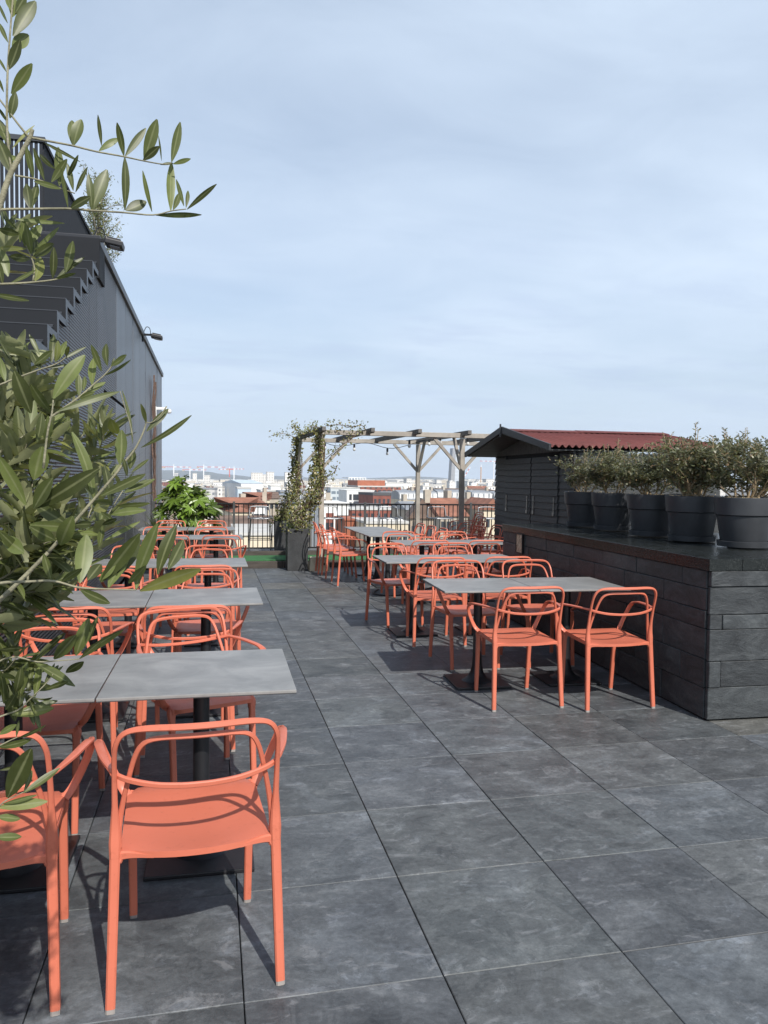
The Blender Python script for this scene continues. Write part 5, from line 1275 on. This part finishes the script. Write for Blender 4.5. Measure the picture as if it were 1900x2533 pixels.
    for k, (px, py) in enumerate(((598, 1316), (636, 1316), (651, 1311), (672, 1313))):
        p = at(px, py, 77); s = thing('satellite_dish', ['white satellite dish left of the others by the brown roof', 'white satellite dish in the middle of the brown roof edge', 'white satellite dish standing highest on the brown roof edge', 'white satellite dish nearest the planters on the brown roof edge'][k], 'dish', tuple(p), R(-20), 'satellite dishes on the brown roof edge')
        m = MB().lathe([(.0, .0), (.22, .02), (.40, .09), (.52, .17), (.51, .19), (.38, .12), (.0, .03)], n=18, cap=False); m.v = [(x, -z, y) for x, y, z in m.v]; m.build('dish', M['white'], s, smooth=True)
        MB().tube([(0, .02, 0), (0, .25, -.35), (0, .25, -1.0)], .04, 6).build('mast', M['fpost'], s)
    t, w, d, h = base('cream_house', 'cream house with a bright red tiled roof and tall windows, behind the railing left', 'house', 562, 612, 1267, 105, 9, yaw=8); walls(t, w, d, h, MP['cream']); pitched(t, w, d, h, 1.9, MP['tile'], True); wins(t, w, d, (h-1.5, h-4.3), 3, .7, 1.5); chim(t, 1, 1, h+.8)
    t, w, d, h = base('white_house', 'narrow cream rendered house left of the dark stool, with two rows of windows', 'house', 622, 664, 1252, 125, 10, yaw=-6); walls(t, w, d, h, MP['white']); pitched(t, w, d, h, 1.2, MP['tile'], False, 'y'); wins(t, w, d, (h-2, h-5), 3, .8, 1.5); chim(t, 1, 2, h+.5)
    t, w, d, h = base('tan_house', 'tan house with dull brown roof beside the palmate shrub', 'house', 538, 572, 1258, 140, 10, yaw=10); walls(t, w, d, h, MW['tan']); pitched(t, w, d, h, 1.2, MP['browntile'])
    t, w, d, h = base('red_roof_block', 'small block under a red hipped roof in front of the white offices', 'house', 618, 662, 1236, 175, 11, yaw=5); walls(t, w, d, h, MP['cream']); pitched(t, w, d, h, 1.6, MP['tile'], True); chim(t, 2, 2, h+1); wins(t, w, d, (h-1.6,), 4, .8, 1.3)
    t, w, d, h = base('brown_roof_block', 'stone house with a brown pitched roof right of the red hipped roof', 'house', 655, 690, 1233, 190, 11); walls(t, w, d, h, MP['stone']); pitched(t, w, d, h, 1.5, MP['browntile']); wins(t, w, d, (h-1.8,), 3, .8, 1.3)
    t, w, d, h = base('white_offices', 'low white office complex with a long dark window band, left of the climbers', 'building', 646, 700, 1216, 260, 26); walls(t, w, d, h, MP['white']); flat(t, w, d, h, MP['flat']); MB().box(-w*.35, w*.4, -d/2-.1, -d/2+.1, h-2.9, h-1.8).build('window', MP['glass'], t)
    t, w, d, h = base('pale_blue_hall', 'pale blue clad hall left of the white office complex', 'building', 588, 622, 1209, 265, 24); walls(t, w, d, h, MP['blue']); flat(t, w, d, h, MP['flat'])
    t, w, d, h = base('white_tower_block', 'square white stair tower rising over the white office complex', 'building', 670, 693, 1203, 275, 14); walls(t, w, d, h, MP['white']); flat(t, w, d, h, MP['flat'], .3)
    t, w, d, h = base('glass_offices', 'pale glazed office wing seen through the climbers', 'building', 694, 745, 1218, 245, 20); walls(t, w, d, h, MW['glassy']); flat(t, w, d, h, MP['zinc'])
    t, w, d, h = base('grey_extension', 'plain light grey extension just left of the rear planter', 'building', 678, 712, 1227, 200, 14); walls(t, w, d, h, MW['grey']); flat(t, w, d, h, MP['zinc'], .3)
    t, w, d, h = base('red_panel_block', 'white block with a dark red panelled front and tall windows behind the railing', 'building', 796, 862, 1250, 118, 12); walls(t, w, d, h, MP['white']); flat(t, w, d, h, MP['white'], .4)
    MB().box(-w*.34, -w*.05, -d/2-.05, -d/2+.05, h-4.2, h-1.2).build('panel', MP['brick'], t); wins(t, w, d, (h-2.4,), 3, .5, 1.7, x0=w*.12, x1=w*.5); wins(t, w, d, (h-3.3,), 2, .5, 1.2, x0=-w*.36, x1=-w*.04)
    t, w, d, h = base('long_brick_block', 'long dark red brick block with rows of small windows, behind the railing centre', 'building', 862, 1004, 1262, 165, 14, yaw=3); walls(t, w, d, h, MP['brick']); flat(t, w, d, h, MP['flat'], .3); wins(t, w, d, (h-1.3, h-4.1), 9, .65, 1.2)
    t, w, d, h = base('grey_attic', 'grey set-back attic storey above the long dark red brick block', 'building', 866, 960, 1250, 180, 9, yaw=3); walls(t, w, d, h, MW['grey']); flat(t, w, d, h, MP['zinc'], .2)
    t, w, d, h = base('tall_brick_block', 'taller dark red brick block with a black roof right of the white grid offices', 'building', 920, 996, 1226, 300, 26, yaw=2); walls(t, w, d, h, MP['brick']); flat(t, w, d, h, MP['darkroof'], 1.0); wins(t, w, d, (h-2.2, h-5.4, h-8.6), 7, .9, 1.7)
    t, w, d, h = base('white_grid_offices', 'white office block with a grid of large dark windows over the railing', 'building', 858, 926, 1214, 330, 22); walls(t, w, d, h, MP['white']); flat(t, w, d, h, MP['white'], .3)
    for z in (h-2.8, h-6.3):
        for (xa, xb) in ((-.41, -.32), (-.27, -.06), (-.01, .08), (.13, .22), (.27, .44)):
            MB().box(xa*w, xb*w, -d/2-.1, -d/2+.1, z-1.25, z+1.25).build('window', MP['glass'], t)
    t, w, d, h = base('orange_brick_wall', 'low orange brick building just over the edge of the long table', 'building', 855, 915, 1288, 92, 8); walls(t, w, d, h, MP['orange']); flat(t, w, d, h, MP['orange'], .2)
    t, w, d, h = base('cream_blocks', 'cream low building with shuttered windows, below the pergola centre', 'building', 905, 1010, 1296, 86, 9); walls(t, w, d, h, MP['cream']); flat(t, w, d, h, MP['flat'], .3); wins(t, w, d, (h-1.3,), 7, .5, 1.2, mat=MP['glass'])
    for k, px in enumerate((927, 948, 966, 990)):
        p = at(px, 1293, 88); s = thing('satellite_dish', ['white satellite dish at the left end of the cream low building roof', 'second white satellite dish on the cream low building roof', 'third white satellite dish on the cream low building roof', 'white satellite dish at the right end of the cream low building roof'][k], 'dish', tuple(p), R(15), 'satellite dishes on the cream low building')
        m = MB().lathe([(.0, .0), (.18, .02), (.34, .09), (.45, .17), (.44, .19), (.32, .12), (.0, .03)], n=18, cap=False); m.v = [(x, -z, y) for x, y, z in m.v]; m.build('dish', M['white'], s, smooth=True)
        MB().tube([(0, .02, 0), (0, .2, -.3), (0, .2, -.7)], .03, 6).build('mast', M['fpost'], s)
    t, w, d, h = base('gabled_house', 'tall tan house with a brown gabled roof between the pergola posts', 'house', 1036, 1092, 1283, 96, 10, yaw=-12); walls(t, w, d, h, MW['tan']); pitched(t, w, d, h, 2.6, MP['browntile'], False, 'y'); chim(t, 1.0, 1, h+2.4, 1.3); wins(t, w, d, (h-1.6, h-4.2), 3, .6, 1.3)
    t, w, d, h = base('red_gabled_house', 'stone house under a large red-brown roof right of the tan gabled house', 'house', 1080, 1150, 1278, 115, 11, yaw=6); walls(t, w, d, h, MP['stone']); pitched(t, w, d, h, 2.8, MP['tile']); chim(t, -2, 1, h+2.2, 1.8); chim(t, 1.6, 1, h+2.2, 1.8); wins(t, w, d, (h-1.5, h-4.2), 5, .7, 1.5)
    t, w, d, h = base('narrow_cream_house', 'narrow cream townhouse with a brown roof by the shed corner', 'house', 1150, 1192, 1266, 130, 11, yaw=-4); walls(t, w, d, h, MP['cream']); pitched(t, w, d, h, 2.2, MP['browntile']); chim(t, 1, 1, h+1.6, 1.8); wins(t, w, d, (h-1.5, h-4.4), 3, .7, 1.6)
    t, w, d, h = base('plain_cream_gable', 'plain pale cream gable wall beside the shed corner', 'house', 1196, 1240, 1262, 112, 10); walls(t, w, d, h, MP['cream']); pitched(t, w, d, h, 1.8, MP['tile'], False, 'y'); wins(t, w, d, (h-2,), 2, .6, 1.2)
    t, w, d, h = base('tan_gable', 'windowless brownish gable just left of the front pergola post', 'house', 1008, 1040, 1262, 128, 12); walls(t, w, d, h, MP['stone']); pitched(t, w, d, h, 1.4, MP['zinc']); chim(t, 0, 1, h+1, 1.6)
    # mansard rows under the pergola
    for k, (pa, pb, pt, D) in enumerate(((988, 1034, 1236, 240), (1036, 1082, 1235, 250), (1084, 1112, 1232, 262), (1118, 1168, 1233, 255), (1170, 1222, 1235, 250), (1224, 1275, 1237, 248))):
        t, w, d, h = base('mansard_building', ['mansard apartment house with grey roof left of the front pergola post gap', 'mansard apartment house with dormers between the pergola posts, left', 'narrow mansard house between the pergola posts, middle', 'pale zinc-roofed mansard house left of the front right post', 'pale zinc-roofed mansard house right of the front right post', 'pale zinc-roofed mansard house running behind the shed'][k], 'building', pa, pb, pt, D, 12, 'mansard apartment houses in a row')
        walls(t, w, d, h, MP['cream'] if k < 3 else MP['white']); o = .3
        m = MB().add([(-w/2, -d/2-o, h+.03), (w/2, -d/2-o, h+.03), (w/2, d/2, h+.03), (-w/2, d/2, h+.03), (-w/2, -d/2+1.1, h+2.3), (w/2, -d/2+1.1, h+2.3), (w/2, d/2-1, h+2.3), (-w/2, d/2-1, h+2.3), (-w/2, 0, h+3.0), (w/2, 0, h+3.0)],
                     [(0, 1, 5, 4), (4, 5, 9, 8), (6, 7, 8, 9), (2, 3, 7, 6), (0, 4, 8, 7, 3), (1, 2, 6, 9, 5), (3, 2, 1, 0)])
        m.build('roof', MP['zinc'], t); wins(t, w, d, (h-1.7, h-4.6), 5, .9, 1.8)
        pr = None
        for q in range(4):
            x = -w/2+w*(q+.5)/4
            if pr is None: pr = MB().box(-.6, .6, -d/2-.05, -d/2+1.0, h+.3, h+1.9).build('dormer', MP['white'], t); pr.location.x = x
            else: c = same(pr, 'dormer', t, (x, 0, 0))
        chim(t, w/2-.5, 0, h+2.4, 1.7)
    # mid-distance
    t, w, d, h = base('beige_brick_offices', 'long red and beige brick office block behind the white grid offices', 'building', 886, 992, 1205, 470, 40); walls(t, w, d, h, MW['brick']); flat(t, w, d, h, MP['flat'], .8); MB().box(-w*.5, w*.14, -d/2+2, d/2-3, h+.5, h+4.2).build('upper_storey', MP['orange'], t); wins(t, w, d, (h-3,), 9, 2.2, 2.2)
    t, w, d, h = base('white_frame_building', 'white open-framed modern building on the skyline left of centre', 'building', 862, 905, 1190, 780, 40); walls(t, w, d, h-3, MP['white']); 
    for q in range(7): MB().box(-w/2+w*q/6.2, -w/2+w*q/6.2+.9, -d/2-.3, -d/2+.6, h-2.9, h+3).build('column', MP['white'], t)
    MB().box(-w/2, w/2, -d/2, d/2, h+3.05, h+3.8).build('roof', MP['white'], t)
    t, w, d, h = base('white_cube_building', 'white cube building with one large dark window right of the open-framed one', 'building', 923, 958, 1190, 760, 30); walls(t, w, d, h, MP['white']); flat(t, w, d, h, MP['flat'], .5); MB().box(-w*.25, w*.12, -d/2-.2, -d/2+.2, h-8, h-2.5).build('window', MP['glass'], t)
    t, w, d, h = base('long_glass_block', 'long low glass and grey block right of the climbers', 'building', 818, 890, 1208, 420, 30); walls(t, w, d, h, MW['glassy']); flat(t, w, d, h, MP['flat'], .5)
    t, w, d, h = base('long_white_hall', 'long white hall roof on the skyline between the pergola posts', 'building', 955, 1020, 1196, 640, 40); walls(t, w, d, h, MP['white']); flat(t, w, d, h, MP['flat'], .5)
    t, w, d, h = base('dark_hall', 'long dark roofed hall in front of the glass skyscraper', 'building', 1096, 1226, 1213, 430, 30); walls(t, w, d, h, MP['darkroof']); pitched(t, w, d, h, 1.0, MP['browntile'])
    t, w, d, h = base('pale_blue_hangar', 'long pale blue-roofed hall left of the white apartment towers', 'building', 574, 630, 1196, 560, 60, yaw=12); walls(t, w, d, h, MP['white']); pitched(t, w, d, h, 2.6, MP['blue'])
    for k, (pa, pb, pt, D) in enumerate(((622, 650, 1171, 1500), (645, 664, 1175, 1540), (660, 678, 1169, 1480), (706, 735, 1170, 1450), (430, 441, 1172, 1600), (477, 487, 1172, 1700), (505, 520, 1177, 1500), (1006, 1018, 1186, 1200), (1203, 1222, 1187, 1300), (1080, 1090, 1188, 1800))):
        t, w, d, h = base('apartment_tower', ['broad white apartment tower, left of the three standing together', 'white apartment tower in the middle of the three standing together', 'slim white apartment tower, right of the three standing together', 'pale apartment tower right behind the climbers', 'small pale apartment tower at the far left above the palmate shrub', 'pale slab tower above the palmate shrub, right of the small tower', 'wide pale apartment block left of the three towers', 'slim white tower just right of the rear pergola post', 'white apartment block close to the shed corner on the skyline', 'small pale tower left of the skyscraper'][k], 'building', pa, pb, pt, D, 20, 'pale apartment towers on the skyline')
        walls(t, w, d, h, MW['white'] if k != 4 else MW['grey']); flat(t, w, d, h, MP['flat'], 1.5)
    # glass skyscraper
    mt, nt, b = new_mat('tower_glazing'); co = objco(nt); s = nd(nt, 'ShaderNodeSeparateXYZ'); nt.links.new(co, s.inputs[0])
    st = mth(nt, 'GREATER_THAN', mth(nt, 'FRACT', mth(nt, 'DIVIDE', s.outputs[2], 4.2)), .35)
    nt.links.new(mixc(nt, st, (0.30, 0.34, 0.38), (0.62, 0.66, 0.70)), b.inputs['Base Color']); b.inputs['Roughness'].default_value = .35
    D = 2300; A = at(1113, 1120, D); Bv = at(1140, 1120, D)
    t = thing('glass_skyscraper', 'tall pale glass skyscraper with sloping outline behind the front right pergola post', 'skyscraper', ((A.x+Bv.x)/2, D, ZG)); w = Bv.x-A.x; h = A.z-ZG
    def slab(x0, x1, xt0, xt1, hh, nm, mat, d0=-14, d1=14):
        MB().add([(x0, d0, 0), (x1, d0, 0), (x1, d1, 0), (x0, d1, 0), (xt0, d0, hh), (xt1, d0, hh), (xt1, d1, hh), (xt0, d1, hh)], [(0, 3, 2, 1), (4, 5, 6, 7), (0, 1, 5, 4), (1, 2, 6, 5), (2, 3, 7, 6), (3, 0, 4, 7)]).build(nm, mat, t)
    slab(-w*.55, -w*.18, -w*.36, -w*.10, h+14, 'side_wing', MW['grey']); slab(-w*.175, w*.5, -w*.095, w*.34, h, 'glass_shaft', mt)
    # cranes
    MC = dict(red=plain('crane_red', (0.55, 0.12, 0.10), .5), white=plain('crane_white', (0.78, 0.78, 0.78), .5), yellow=plain('crane_ochre', (0.50, 0.30, 0.16), .5))
    def crane(px, pb, pt, D, L, Bk, c, label, ang=0, luff=0):
        p = at(px, pt, D); q = at(px, pb, D); h = p.z-q.z; wm = max(1.3, D*.0011)
        t = thing('tower_crane', label, 'crane', (p.x, D, q.z), R(ang), 'tower cranes on the skyline')
        MB().box(-wm/2, wm/2, -wm/2, wm/2, 0, h).build('mast', MC[c], t)
        if luff:
            n = 6
            for k in range(n): MB().bar((L*k/n*math.cos(R(luff)), 0, h+L*k/n*math.sin(R(luff))), (L*(k+1)/n*math.cos(R(luff)), 0, h+L*(k+1)/n*math.sin(R(luff))), wm*.8, wm*.8).build('jib', MC['white' if k % 2 else 'red'], t)
        else:
            n = 6
            for k in range(n): MB().box(L*k/n, L*(k+1)/n, -wm*.35, wm*.35, h-wm*.3, h+wm*.4).build('jib', MC['red' if k % 2 else 'white'], t)
        MB().box(-Bk, -wm*.5, -wm*.35, wm*.35, h-wm*.3, h+wm*.3).build('counter_jib', MC['red'], t); MB().box(-Bk, -Bk*.7, -wm*.5, wm*.5, h-wm*1.6, h-wm*.32).build('counterweight', MP['stone'], t)
        MB().bar((0, 0, h), (0, 0, h+wm*3), wm*.7, wm*.7).build('cat_head', MC['white'], t)
    crane(430, 1178, 1155, 1800, 38, 26, 'white', 'red and white tower crane at the far left by the clad building')
    crane(470, 1186, 1162, 1700, 34, 16, 'white', 'tower crane with a short jib, second from the clad building')
    crane(504, 1192, 1155, 1650, 44, 14, 'white', 'tall white tower crane with long horizontal jib over the palmate shrub')
    crane(568, 1180, 1161, 1900, -26, -12, 'red', 'red tower crane left of the apartment towers')
    crane(579, 1192, 1160, 1750, 22, 16, 'white', 'white tower crane close beside the red one')
    crane(1147, 1200, 1182, 1500, 26, 5, 'red', 'luffing red and white crane with raised jib right of the pergola post', 0, 58)
    crane(1190, 1196, 1156, 1500, 1, 1, 'yellow', 'ochre crane mast without jib beside the shed')
    crane(1222, 1196, 1141, 2600, -52, -12, 'white', 'distant white crane, its horizontal jib showing left of the shed')
    # --- general city fabric: every block a thing of its own ---
    kinds = [('white', 'white'), ('cream', 'cream'), ('white', 'white'), ('grey', 'grey'), ('tan', 'tan'), ('white', 'white'), ('cream', 'cream'), ('brick', 'red brick')]
    roofs = [('flat', 'flat grey roof'), ('tile', 'red tiled roof'), ('zinc', 'zinc roof'), ('browntile', 'brown tiled roof')]
    KEEP = ((858, 1000, 335), (586, 748, 280), (796, 862, 125), (988, 1280, 265), (886, 992, 480), (1110, 1142, 1300), (538, 690, 195), (574, 632, 565))
    rows_ = [(140, 1268, 12), (175, 1256, 13), (225, 1244, 14), (300, 1233, 15), (380, 1224, 14), (480, 1215, 17), (600, 1208, 20), (760, 1203, 22), (950, 1199, 25), (1200, 1196, 27), (1550, 1193, 28), (2000, 1191, 28), (2600, 1189.5, 28), (3400, 1188.5, 26)]
    for ri, (D, py, n) in enumerate(rows_):
        for k in range(n):
            az = -4.2+27.5*(k+r2.uniform(.1, .9))/n; x = math.tan(R(az))*D; y = D+r2.uniform(-.06, .06)*D
            pxc = CXP+FPX*math.tan(R(az-12.62)); hw = 27.5/n*math.pi/180*1905*.5
            skip = any(pxc+hw > a_ and pxc-hw < b_ and D < d_ for a_, b_, d_ in KEEP)
            wd = r2.uniform(.4, .95)*27.5/n*math.pi/180*D; dp = min(wd, 40)*r2.uniform(.6, 1.1)
            top = HCAM-(py-(1183+.0115*(az+3.5)*33))/1952*D*r2.uniform(.80, 1.35); h = top-ZG
            if h < 5: h = r2.uniform(5, 9)
            if skip: continue
            kd, kn = r2.choice(kinds); rf, rn = r2.choice(roofs+roofs[:1]*4+roofs[2:3]*3) if D < 500 else r2.choice(roofs[:1]*4+roofs[2:3])
            if D > 1200 and kd in ('tan', 'brick'): kd, kn = 'cream', 'cream'
            far = 'nearby' if D < 260 else ('mid-distance' if D < 700 else ('distant' if D < 1400 else 'farthest'))
            lab = '%s %s city building with %s, among the rooftops beyond the railing' % (far, kn, rn)
            t = thing('city_building', lab, 'building', (x, y, ZG), R(r2.uniform(-18, 18)), lab.replace(' city building with', ' buildings,').split(', among')[0])
            walls(t, wd, dp, h, MW[kd])
            if rf == 'flat' or rf == 'zinc': flat(t, wd, dp, h, MP[rf], .6+D*.0008)
            else: pitched(t, wd, dp, h, min(3.2, dp*.22), MP[rf], r2.random() < .4, 'x' if wd > dp else 'y')
            if D < 700 and r2.random() < .8: MB().box(-.4+wd*.25, .4+wd*.25, -.7, .7, h+.2, h+r2.uniform(2, 3.4)).build('chimney', MP['stone'], t)
            if D >= 300 and r2.random() < .35 and rf == 'flat': MB().box(-wd*.2, wd*.15, -dp*.2, dp*.2, h+.6, h+3.2).build('roof_plant', MP['white'], t)
    far_ = MB(); r3 = random.Random(8)
    for q in range(420):
        az = r3.uniform(24.5, 62) if q % 4 else r3.uniform(-30, -6); D = 160*(22**r3.random()); x, y = math.sin(R(az))*D, math.cos(R(az))*D
        if y < 90: continue
        w_, d_, h_ = r3.uniform(8, 26), r3.uniform(8, 18), r3.uniform(10, 20)+D*.0015; far_.box(x-w_/2, x+w_/2, y-d_/2, y+d_/2, 0, h_)
    fo_ = far_.build('city_rooftops', MW['white']); fo_.location.z = ZG; tag(fo_, kind='stuff')
    # ground, bare trees, hills
    g = plain('city_ground', (0.17, 0.165, 0.155), 0.95, 0.35, .02)
    tag(MB().box(-7000, 9000, 24, 16000, ZG-1, ZG).build('ground', g), kind='structure')
    tag(MB().box(-7000, 9000, -200, 23.9, ZG-1, ZG).build('ground', g), kind='structure')
    hm = plain('wooded_hill', (0.055, 0.065, 0.05), .95, .35, .004)
    def hill(y, pts, name):
        m = MB(); N = len(pts); 
        for (x, z) in pts: m.v += [(x, y-900, ZG), (x, y-450, ZG+(z-ZG)*.62), (x, y, z), (x, y+1200, ZG)]
        for i in range(N-1):
            for k in range(3): a = i*4+k; m.f.append((a, a+4, a+5, a+1))
        tag(m.build(name, hm, smooth=True), kind='structure')
    def ridge(D, prof):
        out = []
        for i in range(len(prof)-1):
            (xa, ya), (xb, yb) = prof[i], prof[i+1]
            for k in range(8):
                t_ = k/8; s_ = t_*t_*(3-2*t_); p = at(xa+(xb-xa)*t_, ya+(yb-ya)*s_, D); out.append((p.x, p.z+r2.uniform(-2, 2)))
        return out
    hill(8200, ridge(8200, [(-300, 1182), (200, 1174), (330, 1166), (420, 1163), (500, 1166), (560, 1173), (640, 1181), (720, 1186)]), 'hill')
    hill(9000, ridge(9000, [(560, 1184), (680, 1177), (760, 1181), (840, 1184), (900, 1183), (960, 1181), (1020, 1178.5), (1070, 1180), (1120, 1184), (1200, 1185), (1400, 1180), (1700, 1186)]), 'hill')
    tr = thing('street_tree', 'bare brown street tree below the railing beside the cream house', 'tree', tuple(at(592, 1290, 90)+Vector((0, 0, -8)))); s_, fo = shrub_mesh(91, 9, 3, 6, 300); s_.build('trunk', M['vinestem'], tr)
city()

# ================================================================== air, sky, sun, camera
def air():
    m = bpy.data.materials.new('haze_air'); m.use_nodes = True; nt = m.node_tree; nt.nodes.remove(nt.nodes['Principled BSDF'])
    v = nd(nt, 'ShaderNodeVolumePrincipled'); v.inputs['Color'].default_value = (0.80, 0.88, 1.0, 1); v.inputs['Density'].default_value = HAZE; v.inputs['Anisotropy'].default_value = 0.0
    nt.links.new(v.outputs[0], nt.nodes['Material Output'].inputs['Volume'])
    tag(MB().box(-6900, 8900, -150, 11500, ZG-2, 260).build('haze', m), kind='stuff')
HAZE = 0.00008
air()
SUNV = Vector((.196, -.765, .735)).normalized()
def sky():
    w = bpy.data.worlds.new('World'); SC.world = w; w.use_nodes = True; nt = w.node_tree; bg = nt.nodes['Background']
    s = nd(nt, 'ShaderNodeTexSky', sky_type='NISHITA'); s.sun_disc = False; s.sun_elevation = math.asin(SUNV.z); s.sun_rotation = math.atan2(SUNV.x, SUNV.y)
    s.altitude = 60; s.air_density = 1.0; s.dust_density = 1.6; s.ozone_density = 1.3
    tc = nd(nt, 'ShaderNodeTexCoord').outputs['Generated']
    sx = nd(nt, 'ShaderNodeSeparateXYZ'); nt.links.new(tc, sx.inputs[0])
    z = mth(nt, 'MAXIMUM', mth(nt, 'ADD', sx.outputs[2], 0.10), 0.03)
    cx = nd(nt, 'ShaderNodeCombineXYZ'); nt.links.new(mth(nt, 'DIVIDE', sx.outputs[0], z), cx.inputs[0]); nt.links.new(mth(nt, 'DIVIDE', sx.outputs[1], z), cx.inputs[1])
    mp = nd(nt, 'ShaderNodeMapping'); mp.inputs['Rotation'].default_value = (0, 0, R(24)); mp.inputs['Scale'].default_value = (0.75, 1.15, 1); nt.links.new(cx.outputs[0], mp.inputs['Vector'])
    n1 = noise(nt, mp.outputs[0], 0.50, 4, 0.48, 0.4); n2 = noise(nt, mp.outputs[0], 2.2, 6, 0.62, 0.8)
    f = mth(nt, 'ADD', mth(nt, 'MULTIPLY', n1, 0.84), mth(nt, 'MULTIPLY', n2, 0.16))
    veil = ramp(nt, f, [(0.40, (0.52, 0.52, 0.52)), (0.60, (1.0, 1.0, 1.0))])
    # low flat grey-blue bands near the horizon
    n3 = noise(nt, mp.outputs[0], 1.5, 6, 0.6, 0.3)
    low = ramp(nt, n3, [(0.5, (0, 0, 0)), (0.64, (1, 1, 1))])
    band = ramp(nt, sx.outputs[2], [(0.04, (0, 0, 0)), (0.10, (1, 1, 1)), (0.20, (1, 1, 1)), (0.33, (0, 0, 0))])
    low = mixc(nt, 1.0, low, band, 'MULTIPLY')
    veil = mixc(nt, 1.0, veil, ramp(nt, sx.outputs[2], [(0.50, (1, 1, 1)), (0.78, (0.22, 0.22, 0.22))]), 'MULTIPLY')     # veil thinned overhead, out of view, to deepen the shadows below
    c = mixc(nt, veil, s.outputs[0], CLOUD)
    c = mixc(nt, mth(nt, 'MULTIPLY', low, 0.5), c, LOWC)
    c = mixc(nt, ramp(nt, sx.outputs[2], [(0.0, (0.75, 0.75, 0.75)), (0.22, (0, 0, 0))]), c, (4.25, 5.15, 6.15))      # greyer air low over the city
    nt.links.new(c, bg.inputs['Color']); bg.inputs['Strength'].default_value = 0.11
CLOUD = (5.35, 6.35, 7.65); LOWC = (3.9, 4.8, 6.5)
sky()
def sun():
    l = bpy.data.lights.new('sun', 'SUN'); l.energy = 4.1; l.angle = R(0.53); l.color = (1.0, 0.955, 0.89)
    o = bpy.data.objects.new('sun', l); COL.objects.link(o); o.rotation_euler = SUNV.to_track_quat('Z', 'Y').to_euler(); o.location = (5, -10, 20)
sun()
def camera():
    c = bpy.data.cameras.new('camera'); o = bpy.data.objects.new('camera', c); COL.objects.link(o); SC.camera = o
    c.sensor_fit = 'VERTICAL'; c.sensor_height = 24.0; c.lens = FPX/2533.0*24.0; c.clip_start = 0.05; c.clip_end = 40000
    # world axes of the image right / down / forward
    cr, s = math.cos(ROLL), math.sin(ROLL)
    def tow(v): return Vector((_X.dot(v), _Y.dot(v), _U.dot(v)))
    r = tow(Vector((cr, -s, 0))); d = tow(Vector((s, cr, 0))); f = tow(Vector((0, 0, 1)))
    m = Matrix((r, -d, -f)).transposed().to_4x4(); m.translation = Vector((0, 0, HCAM)); o.matrix_world = m
camera()
SC.view_settings.view_transform = 'Standard'; SC.view_settings.look = 'None'; SC.view_settings.exposure = 0.3; SC.view_settings.gamma = 1.0
SC.render.engine = 'CYCLES'
SC.cycles.use_denoising = True
SC.cycles.max_bounces = 8; SC.cycles.transparent_max_bounces = 12; SC.cycles.volume_bounces = 1
